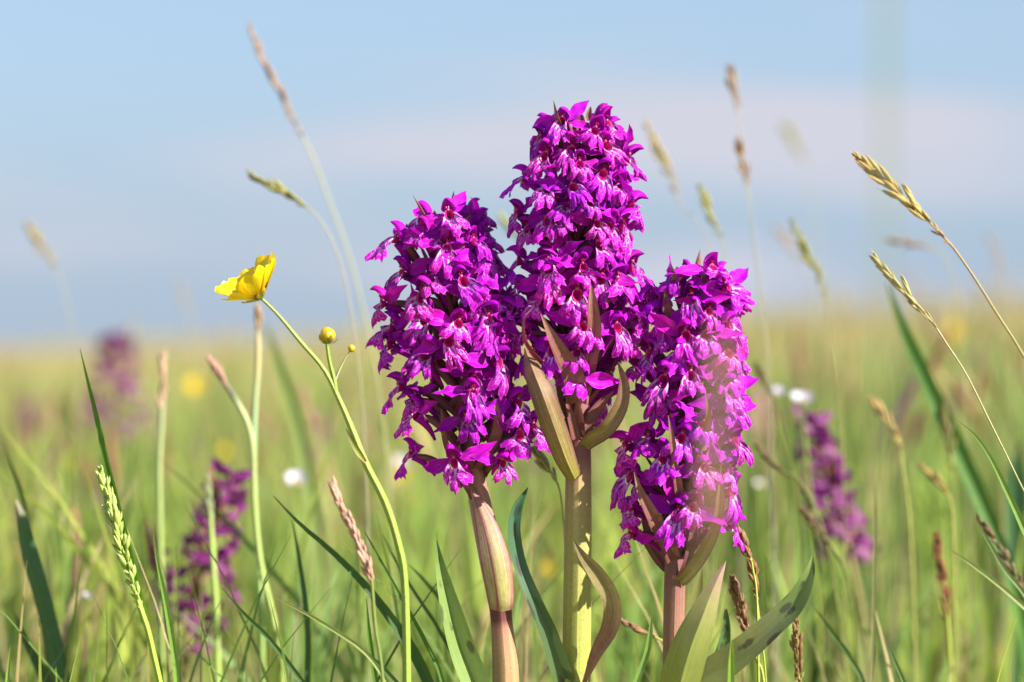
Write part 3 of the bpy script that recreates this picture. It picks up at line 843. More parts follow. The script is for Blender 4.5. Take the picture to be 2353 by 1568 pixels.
# ------------------------------------------------------------------ orchids out of focus behind
def mesh_whole_flower(seed, k=1.0):
    """hood, sepals and lip of a flower in one mesh, for plants too blurred to pick them apart"""
    g = random.Random(seed)
    mb = MB()
    for me in (g.choice(LIPS), g.choice(HOODS), g.choice(SEPL), g.choice(SEPR)):
        n0 = len(mb.v)
        cols = {'lip': (0.55, 0.08, 0.52), 'hood': (0.42, 0.02, 0.42), 'sepal': (0.38, 0.02, 0.40)}[me.name.split('.')[0]]
        cols = tuple(c * f for c, f in zip(cols, k)) if not isinstance(k, float) else cols
        for v in me.vertices: mb.vert(v.co, cols)
        for p in me.polygons: mb.f.append(tuple(n0 + i for i in p.vertices))
    return mb.mesh('flower', M['small_petal'])
WHOLE = [mesh_whole_flower(700 + i) for i in range(4)]
FADED = [mesh_whole_flower(710 + i, (0.62, 1.6, 0.55)) for i in range(4)]
WILTED = [mesh_whole_flower(720 + i, (0.44, 0.6, 0.38)) for i in range(3)]
BRIGHT = WHOLE

def far_orchid(label, top, bot, D, n, r_px, seed, size=1.0, lean_stem=0.1, kinds=None):
    g = random.Random(seed)
    k = D / F
    P = path([(top[0], top[1], 8), ((top[0] + bot[0]) / 2, (top[1] + bot[1]) / 2, 13), (bot[0], bot[1], 17)], D)
    Pg = to_ground(P, lean_stem)
    root = thing('marsh_orchid', label, 'orchid', Vector(Pg[-1][:3]))
    mb = MB()
    tube(mb, Pg, n=16, sides=8, col=ramp([(0, (0.2, 0.06, 0.08)), (0.5, (0.24, 0.20, 0.08)), (1, (0.22, 0.26, 0.07))]))
    mb.build('stem', M['stem'], root, origin=root.location)
    a, b = at(*top, D), at(*bot, D)
    for i in range(n):
        t = (i + 0.5) / n
        th = i * 2.4 + g.uniform(-.3, .3)
        r = r_px * K * k * (0.30 + 0.70 * min(1, t * 1.8)) * g.uniform(0.7, 1.2)
        c = a + (b - a) * t
        f = link('flower', g.choice((kinds[0] if t < 0.4 else kinds[1]) if isinstance(kinds, tuple) else (kinds or WHOLE)), root)
        f.location = c + Vector((math.sin(th) * r, -math.cos(th) * r, 0)) - root.location
        f.rotation_euler = (R(g.uniform(-15, 20)), R(g.uniform(-15, 15)), th)
        s = size * g.uniform(0.85, 1.15)
        f.scale = (s, s, s)
    for i in range(max(3, n // 2)):
        br = link('bract', g.choice(BRACTS), root)
        br.location = a + (b - a) * g.uniform(0.2, 1.0) - root.location
        br.rotation_euler = (0, 0, g.uniform(0, 6.3))
    return root

far_orchid('blurred purple orchid rising behind the tall bare grass tip, topping the skyline', (268, 775), (262, 985), 1.6, 17, 66, 1, 0.95, kinds=(WILTED, FADED))
far_orchid('small blurred mauve orchid low behind the blurred orchid that tops the skyline', (215, 1075), (205, 1200), 1.60, 8, 30, 2, 1.0, kinds=FADED)
far_orchid('fading dark purple orchid with gaps between its flowers, below the buttercup', (530, 1085), (430, 1480), 0.97, 17, 66, 3, 0.85, kinds=WILTED)
far_orchid('small purple orchid remnant low beside the fading dark one', (355, 1255), (385, 1420), 0.98, 4, 34, 4, 0.62, kinds=WILTED)
far_orchid('slanting soft purple orchid to the right of the flower spikes', (1856, 960), (1952, 1275), 1.04, 18, 50, 5, 0.92, lean_stem=0.5, kinds=FADED[:2] + WILTED[:1] + WHOLE[:1])
far_orchid('faint mauve orchid half hidden behind the pink plantain spike', (810, 1140), (822, 1260), 1.75, 6, 40, 6, 0.9, kinds=FADED)
far_orchid('very faint lilac orchid far left at the edge of the meadow', (70, 930), (66, 1010), 2.6, 6, 34, 7, 1.1, kinds=FADED)

# ------------------------------------------------------------------ buttercup
def petal_mesh(L, W, cup, seed, col1, col2, mat, notch=0.0):
    """obovate petal: base at origin, growing along +Z and opening towards -Y"""
    g = random.Random(seed)
    mb = MB(); rows = []
    nu, nv = 8, 9
    for j in range(nv + 1):
        v = j / nv
        w = W * (0.16 + 0.84 * math.sin(min(1, v * 1.05) * 1.75) ** 1.2) * (1 - max(0, v - 0.82) ** 2 * 6)
        row = []
        for i in range(nu + 1):
            u = i / nu * 2 - 1
            z = L * v * (1 - 0.10 * u * u * v) - notch * L * 0.05 * math.exp(-(u / 0.2) ** 2) * v
            y = -cup * L * 0.35 * v ** 2 + cup * 0.55 * W * (-(u * u)) * 0.5 * v + 0.045 * L * math.sin(u * 5 + seed) * v * v
            row.append(mb.vert((u * w / 2, y, z), lerp(col1, col2, v), (u, v)))
        rows.append(row)
    mb.grid(rows)
    return mb.mesh('petal', M[mat])

def orient(d, about=0.0):
    q = Vector(d).normalized().to_track_quat('Z', 'Y').to_matrix()
    return q @ Matrix.Rotation(about, 3, 'Z')

YEL1, YEL2 = (0.62, 0.40, 0.004), (0.86, 0.64, 0.006)
def open_flower(root, center, axis_dir, L, W, npet, open_deg, cup, mat, c1, c2, seed, name='petal', start=0.0, scales=None, meshes=None):
    g = random.Random(seed)
    Mx = orient(axis_dir)
    meshes = meshes or [petal_mesh(L, W, cup, seed * 10 + i, c1, c2, mat) for i in range(2)]
    for i in range(npet):
        a = start + 2 * math.pi * i / npet + g.uniform(-.08, .08)
        out = Mx @ Matrix.Rotation(a, 3, 'Z') @ Vector((0, 1, 0))
        op = 62 - 3 * out.x + g.uniform(-7, 7) if open_deg is None else open_deg + g.uniform(-8, 8)
        m = Mx @ Matrix.Rotation(a, 3, 'Z') @ Matrix.Rotation(R(-op), 3, 'X')
        # petals open away from the axis: tip swings to +Y of the turned frame
        o = link(name, meshes[i % len(meshes)], root)
        o.location = Vector(center) - root.location
        o.rotation_euler = m.to_euler()
        s = scales[i] if scales else g.uniform(0.92, 1.06)
        o.scale = (s, s, s)
        if meshes is not None: pass

def buttercup():
    D = 0.752
    P = path([(603, 688, 7), (640, 725, 8), (690, 785, 10), (745, 850, 11), (780, 920, 13), (812, 995, 16), (840, 1065, 17), (885, 1155, 18), (915, 1250, 18), (930, 1340, 18), (935, 1568, 20)], D)
    Pg = to_ground(P, 0.05)
    root = thing('buttercup', 'yellow buttercup seen from the side on a curving green stem with two buds', 'buttercup', Vector(Pg[-1][:3]))
    mb = MB()
    g1, g2 = (0.24, 0.34, 0.06), (0.26, 0.36, 0.055)
    tube(mb, Pg, n=44, sides=9, col=ramp([(0, (0.28, 0.36, 0.09)), (0.5, g2), (1, (0.20, 0.31, 0.05))]))
    mb.build('stem', M['stem'], root, origin=root.location)
    mb = MB()
    tube(mb, path([(751, 788, 8), (757, 830, 9), (768, 875, 11), (772, 905, 12)], D), n=12, sides=8, col=(0.22, 0.30, 0.05))
    mb.build('branch', M['stem'], root, origin=root.location)
    mb = MB()
    tube(mb, path([(806, 803, 3), (790, 830, 4), (777, 856, 6), (768, 880, 7)], D + .004), n=12, sides=7, col=(0.40, 0.38, 0.20))
    mb.build('branch', M['stem'], root, origin=root.location)
    # small sleeve leaf at the node
    leafpart(root, 'leaf', [(795, 985, 2), (806, 1010, 10), (824, 1040, 14), (840, 1062, 8)], D - .003, 'blade', ramp([(0, (0.10, 0.10, 0.04)), (0.7, (0.30, 0.34, 0.06)), (1, (0.35, 0.18, 0.04))]), fold=0.2)
    c = at(597, 684, D)
    ax = Vector((-0.50, -0.22, 0.82))
    mm = 0.0104
    pet = [petal_mesh(0.0120, 0.0093, 0.40, 40 + i, YEL1, YEL2, 'yellow') for i in range(3)]
    open_flower(root, c, ax, 0, 0, 6, None, 0.5, 'yellow', YEL1, YEL2, 3, start=R(20), meshes=pet, scales=[1.05, 0.98, 1.0, 0.90, 1.02, 0.94])
    sp = [petal_mesh(0.006, 0.0036, 0.3, 60, (0.30, 0.30, 0.04), (0.45, 0.36, 0.05), 'blade')]
    open_flower(root, c - ax.normalized() * 0.0008, ax, 0, 0, 5, 66, 0.3, 'blade', YEL1, YEL2, 4, name='sepal', start=R(55), meshes=sp)
    mb = MB()
    g = random.Random(3)
    Mx = orient(ax)
    for i in range(44):
        r = math.sqrt(g.random()) * 0.0032
        a = i * 2.4
        b0 = c + Mx @ Vector((math.cos(a) * r * .5, math.sin(a) * r * .5, 0.0005))
        b1 = c + Mx @ Vector((math.cos(a) * r, math.sin(a) * r, 0.0042 + g.uniform(0, .0012)))
        spindle(mb, b0, b1, 0.0006, (0.55, 0.42, 0.02), sides=4, col2=(0.75, 0.50, 0.02))
    mb.build('stamens', M['chaff'], root, origin=root.location)
    for (bx, by, r, dd, e) in ((753, 771, 18.5, D, 1.0), (808, 801, 9, D + .004, 1.0)):
        cc = at(bx, by, dd)
        rr = r * K * dd / F
        mb = MB()
        tube(mb, [(cc.x + rr * .05, cc.y, cc.z + rr * 1.02, rr * .3), (cc.x, cc.y, cc.z + rr * .75, rr * 1.4), (cc.x, cc.y, cc.z + rr * .1, rr * 2.0), (cc.x, cc.y, cc.z - rr * .6, rr * 1.6), (cc.x, cc.y, cc.z - rr, rr * .5)], n=12, sides=12, col=ramp([(0, (0.75, 0.50, 0.01)), (0.45, (0.70, 0.48, 0.01)), (0.8, (0.34, 0.34, 0.03)), (1, (0.25, 0.3, 0.04))]))
        bd = mb.build('bud', M['yellow'], root, origin=root.location)
        if r > 12:
            for a in range(5):
                th = a * 1.257 + 0.4
                d = Vector((math.sin(th), -math.cos(th), 0))
                mb = MB()
                ribbon(mb, [(*(cc + d * rr * 1.25 + Vector((0, 0, rr * .1))), 0.0001), (*(cc + d * rr * 1.12 - Vector((0, 0, rr * .5))), rr * .6), (*(cc + d * rr * .5 - Vector((0, 0, rr * 1.0))), rr * .5)], n=7, nrm=d, fold=-0.2, col=ramp([(0, (0.22, 0.10, 0.03)), (1, (0.24, 0.30, 0.04))]))
                mb.build('sepal', M['blade'], bd, origin=root.location)
buttercup()

# ------------------------------------------------------------------ seeding grasses that can be counted
def spikelet_mesh(L, W, c1, c2, awn=0.0, seed=0):
    mb = MB()
    spindle(mb, (0, 0, 0), (0, 0, L), W, c1, sides=6, col2=c2)
    spindle(mb, (W * .25, 0, L * .25), (W * .45, -W * .2, L * 0.98), W * .6, lerp(c1, c2, .7), sides=5, col2=c2)
    if awn:
        tube(mb, [(0, 0, L * .9, W * .12), (W * .1, 0, L * (1 + awn), W * .03)], n=2, sides=3, col=c2, cap=False)
    return mb.mesh('spikelet', M['chaff'])

def seed_grass(label, head, stalk, D, wpx, c1, c2, stem_c, n=26, group=None, separate=False, name='seeding_grass_stalk', L=0.0062, Wd=0.0014, awn=0.25, seed=0, cat='grass', sw=4.0, ang=18, d_stalk=None, taper=True):
    """head: tip..base picture points; stalk: points below the head"""
    g = random.Random(seed * 31 + 5)
    hp = path([(x, y, 1) for x, y in head], D)
    st = path([(x, y, sw) for x, y in [head[-1]] + list(stalk)], D)
    if d_stalk:
        st = path([(x, y, sw, D + (d_stalk - D) * i / max(1, len(stalk))) for i, (x, y) in enumerate([head[-1]] + list(stalk))])
    Pg = to_ground(st, 0.25)
    root = thing(name, label, cat, Vector(Pg[-1][:3]), group)
    mb = MB()
    full = [(*p[:3], st[0][3] * (0.12 if i == 0 else 0.35)) for i, p in enumerate(hp[:-1])] + Pg
    tube(mb, full, n=30, sides=6, col=stem_c)
    mb.build('stem', M['stem'], root, origin=root.location)
    C = catmull([p[:3] for p in hp], n)
    rad = wpx * K * D / F / 2
    jobs = []
    for i in range(n):
        if 2 < i < n - 2 and g.random() < 0.10: continue
        f = i / (n - 1)
        p = Vector(C[i])
        t = (Vector(C[max(i - 1, 0)]) - Vector(C[min(i + 1, n - 1)])).normalized()   # towards the tip
        a = i * 2.4 + g.uniform(-.4, .4)
        side = Vector((math.cos(a), math.sin(a), 0))
        side = (side - t * side.dot(t)).normalized()
        prof = 0.35 + 0.65 * math.sin(math.pi * min(1, 0.12 + f * 0.85)) if taper else 1.0
        an = R(ang + g.uniform(-11, 13)) * (0.4 + 0.6 * f)
        d = (t * math.cos(an) + side * math.sin(an)).normalized()
        jobs.append((p + side * rad * 0.35 * prof - t * L * 0.35, d, prof * g.uniform(0.68, 1.2), g.random()))
    if separate:
        mb = MB()
        tube(mb, [(*p[:3], rad * .3) for p in hp], n=8, sides=5, col=c1)
        hd = mb.build('seed_head', M['chaff'], root, origin=root.location)
        ms = [spikelet_mesh(L, Wd, lerp(c1, c2, k * .3), lerp(c1, c2, .4 + k * .3), awn) for k in range(3)]
        for p, d, s, q in jobs:
            o = link('spikelet', ms[int(q * 2.99)], hd)
            o.location = p - root.location
            o.rotation_euler = orient(d, q * 6.28).to_euler()
            o.scale = (s, s, s)
    else:
        mb = MB()
        for p, d, s, q in jobs:
            spindle(mb, p, p + d * L * s, Wd * s, lerp(c1, c2, q * .4), sides=5, col2=lerp(c1, c2, .4 + q * .6))
        hd = mb.build('seed_head', M['chaff'], root, origin=root.location)
    return root

GY, TN, OL, PK, BR1 = (0.36, 0.33, 0.10), (0.44, 0.30, 0.15), (0.25, 0.26, 0.07), (0.42, 0.26, 0.21), (0.23, 0.12, 0.06)
LG = (0.36, 0.36, 0.20)
G_SKY = 'seeding grasses against the sky'
seed_grass('tall slender seeding grass bending left, highest grass head against the sky', [(572, 62), (610, 150), (650, 225), (688, 300)], [(722, 370), (760, 470), (800, 580), (830, 690), (858, 820), (880, 960), (900, 1200)], 0.97, 13, PK, (0.34, 0.24, 0.12), ramp([(0, PK), (0.3, LG), (1, (0.34, 0.38, 0.16))]), n=40, group=G_SKY, seed=1, sw=5.5, L=0.008, Wd=0.0013, ang=8)
seed_grass('yellow green grass head tilted flat, below the tall slender head at upper left', [(574, 400), (620, 425), (665, 450), (702, 474)], [(735, 505), (770, 570), (800, 680), (830, 900), (845, 1200)], 0.885, 20, OL, GY, (0.34, 0.30, 0.22), n=26, group=G_SKY, seed=2, sw=4, ang=14)
seed_grass('blurred tan grass head alone at the far left of the sky', [(60, 512), (92, 560), (126, 612)], [(150, 680), (170, 800), (180, 1000)], 1.12, 22, TN, GY, (0.32, 0.30, 0.16), n=20, group=G_SKY, seed=3, sw=2.6)
seed_grass('long tan grass head just right of the tallest orchid top', [(1482, 278), (1510, 340), (1535, 390), (1556, 448)], [(1575, 480), (1610, 520), (1640, 620), (1680, 900)], 0.99, 20, GY, TN, (0.36, 0.28, 0.22), n=26, group=G_SKY, seed=4, sw=2.6)
seed_grass('topmost brown grass head right of the orchids, above another on its line', [(1674, 150), (1685, 195), (1694, 240)], [(1700, 300), (1712, 420), (1740, 600), (1765, 900)], 0.98, 24, TN, BR1, (0.38, 0.36, 0.26), n=18, group=G_SKY, seed=5, sw=2.6)
seed_grass('short dark tan grass head hanging under the topmost brown head', [(1694, 322), (1706, 370), (1718, 416)], [(1724, 480), (1745, 640), (1770, 900)], 0.95, 26, TN, BR1, (0.38, 0.36, 0.24), n=18, group=G_SKY, seed=6, sw=2.6)
seed_grass('greenish grass head with a dark edge nearest the right orchid top', [(1606, 424), (1630, 480), (1656, 540)], [(1670, 600), (1690, 760), (1705, 1000)], 0.95, 22, OL, GY, (0.34, 0.34, 0.16), n=20, group=G_SKY, seed=7, sw=2.6)
seed_grass('faintest most blurred grass head, upper right of the sky', [(1800, 290), (1822, 322), (1846, 362)], [(1860, 420), (1880, 600), (1900, 900)], 1.55, 30, GY, LG, (0.36, 0.36, 0.2), n=16, group=G_SKY, seed=8, sw=3, L=.009, Wd=.002)
seed_grass('long yellow green grass head bending left over the skyline on the right', [(1818, 500), (1848, 570), (1876, 630), (1900, 690)], [(1912, 760), (1930, 900), (1940, 1150)], 0.95, 24, GY, OL, (0.36, 0.34, 0.16), n=26, group=G_SKY, seed=9, sw=2.6)
seed_grass('large sharp golden grass head drooping left on a thin purplish stalk, far right', [(1960, 352), (2010, 395), (2060, 440), (2115, 490), (2168, 545)], [(2195, 575), (2240, 640), (2290, 720), (2353, 820), (2420, 960)], 0.800, 30, (0.44, 0.36, 0.10), (0.48, 0.32, 0.12), ramp([(0, (0.30, 0.12, 0.12)), (0.4, (0.32, 0.22, 0.12)), (1, (0.3, 0.34, 0.1))]), n=34, group=G_SKY, separate=True, seed=10, sw=6, L=.0078, Wd=.0015, ang=13)
seed_grass('smaller sharp pale green grass head below the large golden one', [(2012, 596), (2050, 640), (2095, 690), (2140, 738)], [(2175, 790), (2220, 860), (2270, 960), (2353, 1130), (2440, 1320)], 0.785, 20, (0.42, 0.40, 0.14), (0.46, 0.38, 0.18), ramp([(0, (0.42, 0.34, 0.2)), (1, (0.38, 0.40, 0.18))]), n=24, group=G_SKY, separate=True, seed=11, sw=4, L=.0074, Wd=.0012, ang=12)
seed_grass('blurred brown grass head lying level behind the large golden head', [(2040, 552), (2085, 558), (2135, 568)], [(2170, 590), (2200, 680), (2220, 900)], 1.05, 18, BR1, TN, (0.36, 0.34, 0.2), n=18, group=G_SKY, seed=12, sw=3)
seed_grass('blurred olive grass head half hidden by the left edge of the tallest orchid', [(1150, 500), (1168, 522), (1192, 545)], [(1205, 600), (1215, 800), (1222, 1100)], 1.02, 20, OL, GY, (0.34, 0.34, 0.16), n=16, group=G_SKY, seed=13, sw=2.6)
seed_grass('thin grey blurred grass head above the skyline between buttercup bud and blurred orchid', [(405, 640), (425, 690), (445, 750)], [(455, 820), (460, 1000)], 1.5, 18, (0.30, 0.27, 0.2), TN, (0.3, 0.3, 0.15), n=14, group=G_SKY, seed=14, sw=3)
seed_grass('pale blurred grass head on the skyline at the right picture edge', [(2270, 540), (2290, 590), (2305, 640)], [(2312, 720), (2320, 900)], 1.3, 26, TN, PK, (0.34, 0.3, 0.15), n=14, group=G_SKY, seed=15, sw=4)
seed_grass('pinkish faint grass head behind the long yellow green head on the right', [(1780, 520), (1810, 560), (1838, 600)], [(1850, 680), (1865, 900)], 1.25, 22, PK, TN, (0.34, 0.3, 0.18), n=14, group=G_SKY, seed=16, sw=2.6)

# pink plantain-like spikes
G_PK = 'blurred pinkish grass spikes at left'
seed_grass('upright blurred pale pink spike left of the fading dark orchid', [(374, 824), (374, 870), (372, 935)], [(370, 990), (366, 1080), (368, 1200), (372, 1400)], 0.93, 20, (0.55, 0.33, 0.27), (0.5, 0.36, 0.24), ramp([(0, PK), (0.35, (0.30, 0.36, 0.18)), (1, (0.30, 0.42, 0.08))]), n=30, group=G_PK, seed=20, sw=14, L=.005, Wd=.0013, ang=8, taper=False)
seed_grass('slanting pink spike with a dark base left of the buttercup stem', [(478, 822), (505, 860), (530, 900)], [(548, 930), (570, 975), (582, 1040), (585, 1150), (600, 1300), (640, 1480)], 0.89, 22, (0.52, 0.31, 0.25), (0.46, 0.28, 0.22), ramp([(0, PK), (0.22, (0.07, 0.08, 0.05)), (0.34, (0.40, 0.46, 0.22)), (1, (0.32, 0.44, 0.07))]), n=28, group=G_PK, seed=21, sw=14, L=.005, Wd=.0013, ang=8)
seed_grass('tall pale spike standing straight below the buttercup flower', [(592, 705), (592, 740), (593, 790)], [(592, 850), (588, 900), (584, 980), (583, 1080), (588, 1200), (600, 1400)], 0.90, 16, (0.50, 0.30, 0.24), (0.46, 0.36, 0.20), ramp([(0, (0.5, 0.36, 0.22)), (0.3, (0.46, 0.44, 0.22)), (0.5, (0.26, 0.42, 0.22)), (1, (0.32, 0.45, 0.08))]), n=26, group=G_PK, seed=22, sw=14, L=.005, Wd=.0012, ang=7)
seed_grass('pinkish brown spike leaning left in front of the left orchid stem', [(766, 1118), (785, 1165), (815, 1225), (838, 1285), (852, 1325)], [(856, 1360), (862, 1440), (880, 1568)], 0.73, 24, (0.50, 0.29, 0.23), (0.58, 0.37, 0.29), ramp([(0, PK), (0.4, (0.20, 0.24, 0.06)), (1, (0.12, 0.2, 0.04))]), n=90, group=G_PK, seed=23, sw=9, L=.0036, Wd=.0010, ang=10, taper=False)
seed_grass('very blurred rosy spike midway between buttercup stem and the tall pale spike', [(690, 885), (708, 940), (728, 1000)], [(740, 1080), (752, 1250)], 1.2, 28, (0.48, 0.24, 0.20), PK, (0.34, 0.36, 0.14), n=24, group=G_PK, seed=24, sw=8, L=.006, Wd=.0016, ang=8)
seed_grass('reddish thin dried spike at lower left behind the spiky green head', [(170, 1165), (180, 1220), (178, 1290)], [(165, 1350), (150, 1440)], 0.98, 14, (0.36, 0.17, 0.10), TN, (0.20, 0.09, 0.08), n=20, group=G_PK, seed=25, sw=10, L=.005, Wd=.0012, ang=6)
seed_grass('pale grey green upright spike beside the fading dark orchid', [(478, 1090), (482, 1150), (486, 1230)], [(490, 1300), (498, 1420)], 0.905, 18, (0.36, 0.40, 0.26), (0.34, 0.42, 0.18), (0.34, 0.46, 0.12), n=22, group=G_PK, seed=26, sw=14, L=.005, Wd=.0012, ang=5)

# sedge spikes, sharp, lower right
G_SE = 'brown sedge spikes by the right orchid'
sg1, sg2 = (0.20, 0.095, 0.06), (0.34, 0.20, 0.10)
def sedge(label, head, stalk, D, w, seed, n=30, c1=sg1, c2=sg2, **kw):
    return seed_grass(label, head, stalk, D, w, c1, c2, ramp([(0, (0.34, 0.38, 0.06)), (1, (0.32, 0.40, 0.08))]), n=n, group=G_SE, separate=True, name='sedge_spike', seed=seed, L=0.0040, Wd=0.0014, awn=0.15, cat='sedge', ang=20, **kw)
sedge('topmost brown sedge spike touching the lowest flowers of the right orchid', [(1690, 1205), (1705, 1245), (1725, 1285)], [(1730, 1310), (1738, 1360), (1742, 1500)], F + .004, 18, 30, n=22, sw=6)
sedge('slim reddish sedge spike hanging just under the topmost one', [(1722, 1275), (1732, 1320), (1738, 1372)], [(1742, 1400), (1750, 1470), (1760, 1568)], F + .006, 14, 31, n=22, sw=5, c1=(0.26, 0.10, 0.05))
sedge('thick dark sedge spike leaning behind the broad upright leaf', [(1682, 1325), (1695, 1370), (1710, 1430), (1730, 1480)], [(1740, 1520), (1755, 1568)], F + .010, 30, 32, n=40, sw=8)
sedge('brown sedge spike standing upright right of the arching spotted leaf', [(1828, 1415), (1830, 1470), (1834, 1530), (1838, 1590)], [(1842, 1640)], F + .008, 22, 33, n=38, sw=7, c1=(0.17, 0.10, 0.04), c2=(0.36, 0.24, 0.10))
sedge('blurred rusty brown sedge spike at lower right of the meadow', [(2152, 1225), (2160, 1290), (2172, 1370), (2178, 1440)], [(2182, 1500), (2186, 1568)], 0.90, 30, 34, n=44, sw=10, c1=(0.26, 0.09, 0.05), c2=(0.30, 0.14, 0.07))
sedge('small brown sedge spike poking out low between the right orchid leaves', [(1425, 1425), (1470, 1448), (1520, 1472)], [(1560, 1500), (1600, 1600)], F + .03, 12, 35, n=18, sw=6, c1=(0.24, 0.12, 0.09))
sedge('dark sedge spike leaning in from the lower right picture edge', [(2245, 1185), (2285, 1240), (2330, 1320), (2360, 1380)], [(2400, 1450)], 0.84, 20, 36, n=36, sw=7, c1=(0.12, 0.10, 0.05), c2=(0.24, 0.17, 0.10))
G_DK = 'dark leaning sedge spikes behind the slanting orchid'
def dsedge(label, head, stalk, D, w, seed):
    return seed_grass(label, head, stalk, D, w, (0.10, 0.075, 0.03), (0.16, 0.12, 0.05), (0.12, 0.14, 0.03), n=26, group=G_DK, name='sedge_spike', seed=seed, L=0.005, Wd=0.0015, cat='sedge', ang=10, sw=7)
dsedge('dark blurred sedge spike touching the right orchid at mid height, slanting down', [(1735, 1020), (1770, 1060), (1800, 1085)], [(1840, 1110), (1900, 1250)], 0.90, 16, 40)
dsedge('olive sedge spike rising above the slanting soft purple orchid', [(1735, 835), (1752, 870), (1770, 900)], [(1790, 950), (1830, 1150)], 0.95, 14, 41)
dsedge('dark green sedge spike under the slanting purple orchid', [(1838, 1165), (1870, 1205), (1910, 1255)], [(1940, 1310), (1960, 1400)], 0.89, 24, 42)
dsedge('short dark sedge spike just above the dark green one', [(1835, 1095), (1850, 1130), (1862, 1170)], [(1872, 1230), (1890, 1400)], 0.92, 18, 43)
seed_grass('ochre blurred grass head bent over at right of the slanting orchid', [(2000, 915), (2035, 960), (2065, 1020)], [(2075, 1090), (2090, 1200), (2100, 1400)], 0.93, 22, (0.42, 0.28, 0.08), TN, (0.34, 0.36, 0.10), n=24, seed=44, sw=6)
seed_grass('curled ochre grass head below the bent ochre one', [(2115, 1070), (2150, 1100), (2180, 1140)], [(2190, 1200), (2195, 1400)], 0.90, 14, (0.36, 0.28, 0.08), (0.25, 0.2, 0.08), (0.34, 0.36, 0.10), n=18, seed=45, sw=5)
seed_grass('dull green blurred grass head crossed by the big blurred blade on the right', [(2165, 930), (2180, 1000), (2190, 1080)], [(2195, 1180), (2200, 1400)], 0.96, 20, (0.30, 0.24, 0.12), OL, (0.32, 0.36, 0.10), n=20, seed=46, sw=5)
seed_grass('pale green grass head in the gap between left and middle orchid stems', [(1230, 1030), (1252, 1065), (1275, 1100)], [(1290, 1150), (1300, 1300)], 0.80, 18, (0.42, 0.46, 0.2), (0.45, 0.44, 0.25), (0.40, 0.42, 0.2), n=16, seed=47, sw=5, separate=True)

# crested head at left
def crested():
    D = 0.775
    root_pts = [(230, 1080), (250, 1150), (272, 1225), (296, 1310), (322, 1395)]
    r = seed_grass('bright green one sided crested grass head on a leaning stalk, lower left', root_pts, [(340, 1450), (354, 1510), (370, 1580), (395, 1700)], D, 26, (0.36, 0.48, 0.10), (0.44, 0.54, 0.18), ramp([(0, (0.34, 0.46, 0.07)), (1, (0.22, 0.40, 0.03))]), n=72, separate=True, name='crested_grass', seed=50, L=.0052, Wd=.0017, awn=.1, sw=15, ang=24, taper=True)
    leafpart(r, 'leaf', [(184, 802, 2, D + .004), (200, 868, 8, D + .004), (222, 960, 13, D + .004), (246, 1070, 17, D + .003), (270, 1170, 20, D + .002), (300, 1285, 20, D), (334, 1430, 20, D)], D, 'blade', ramp([(0, (0.30, 0.34, 0.06)), (0.2, (0.10, 0.22, 0.02)), (0.6, (0.08, 0.20, 0.015)), (1, (0.20, 0.36, 0.03))]), fold=0.25, n=26, twist=(30, 10), label='long dark green leaf blade standing above the head')
crested()

# ------------------------------------------------------------------ single grass blades
DG, MG, LGN, BG = (0.065, 0.140, 0.032), (0.10, 0.20, 0.028), (0.27, 0.34, 0.10), (0.045, 0.085, 0.06)
def blade(label, pts, D, c, group=None, fold=0.22, twist=(20, -10), tipc=None, n=22):
    P = to_ground(path(pts, D), 0.3)
    root_loc = Vector(P[-1][:3])
    mb = MB()
    tc_ = tipc or lerp(c, (0.4, 0.3, 0.1), 0.35)
    ribbon(mb, P, n=n, across=4, split=True, col=ramp([(0, tc_), (0.15, c), (1, c)]), fold=fold, twist=twist)
    o = mb.build('grass_blade', M['blade'], None, origin=root_loc)
    o.location = root_loc
    tag(o, label, 'grass blade', group)
    return o
G_B = 'single grass blades among the orchids'
blade('broad blue green grass blade cut off at its dry tip, far lower left', [(36, 1150, 8), (52, 1200, 30), (72, 1285, 40), (100, 1380, 42), (128, 1500, 40), (150, 1600, 36)], 0.845, (0.07, 0.16, 0.055), G_B, tipc=(0.35, 0.28, 0.18), twist=(10, 0), fold=-0.34)
blade('thin olive blade tip rising above the broad blue green blade', [(4, 1010, 2), (22, 1065, 12), (44, 1130, 20), (70, 1260, 20), (110, 1500, 18)], 0.87, (0.13, 0.17, 0.04), G_B)
blade('slim bright green blade right of the crested grass head', [(352, 1232, 2), (364, 1300, 9), (382, 1390, 13), (398, 1490, 15), (408, 1590, 15)], 0.79, (0.20, 0.36, 0.06), G_B)
blade('dark blurred blade slanting at bottom left corner', [(30, 1400, 3), (60, 1475, 18), (105, 1560, 28), (150, 1650, 28)], 0.85, (0.06, 0.12, 0.04), G_B)
blade('tiny upright blade tip at the far left bottom edge', [(24, 1485, 2), (20, 1530, 8), (15, 1600, 10)], 0.775, (0.22, 0.36, 0.06), G_B)
blade('dark narrow blade slanting below the fading dark orchid', [(510, 1352, 2), (560, 1410, 9), (620, 1470, 12), (700, 1575, 13), (790, 1700, 13)], 0.79, DG, G_B)
blade('pale yellow green blade slanting right under the pinkish brown spike', [(636, 1376, 2), (700, 1408, 8), (770, 1450, 10), (840, 1500, 11), (890, 1570, 11), (960, 1700, 11)], 0.772, LGN, G_B, tipc=(0.42, 0.34, 0.14))
blade('longest dark green blade sweeping from centre left down to the left orchid base', [(628, 1140, 2), (690, 1205, 9), (760, 1265, 13), (830, 1335, 17), (890, 1410, 22), (945, 1490, 26), (985, 1570, 26), (1040, 1700, 24)], 0.790, (0.06, 0.135, 0.032), G_B)
blade('blurred dark upright blade left of the longest dark blade', [(672, 1195, 2), (685, 1270, 9), (700, 1370, 12), (708, 1470, 14), (706, 1600, 14)], 0.83, (0.06, 0.14, 0.04), G_B)
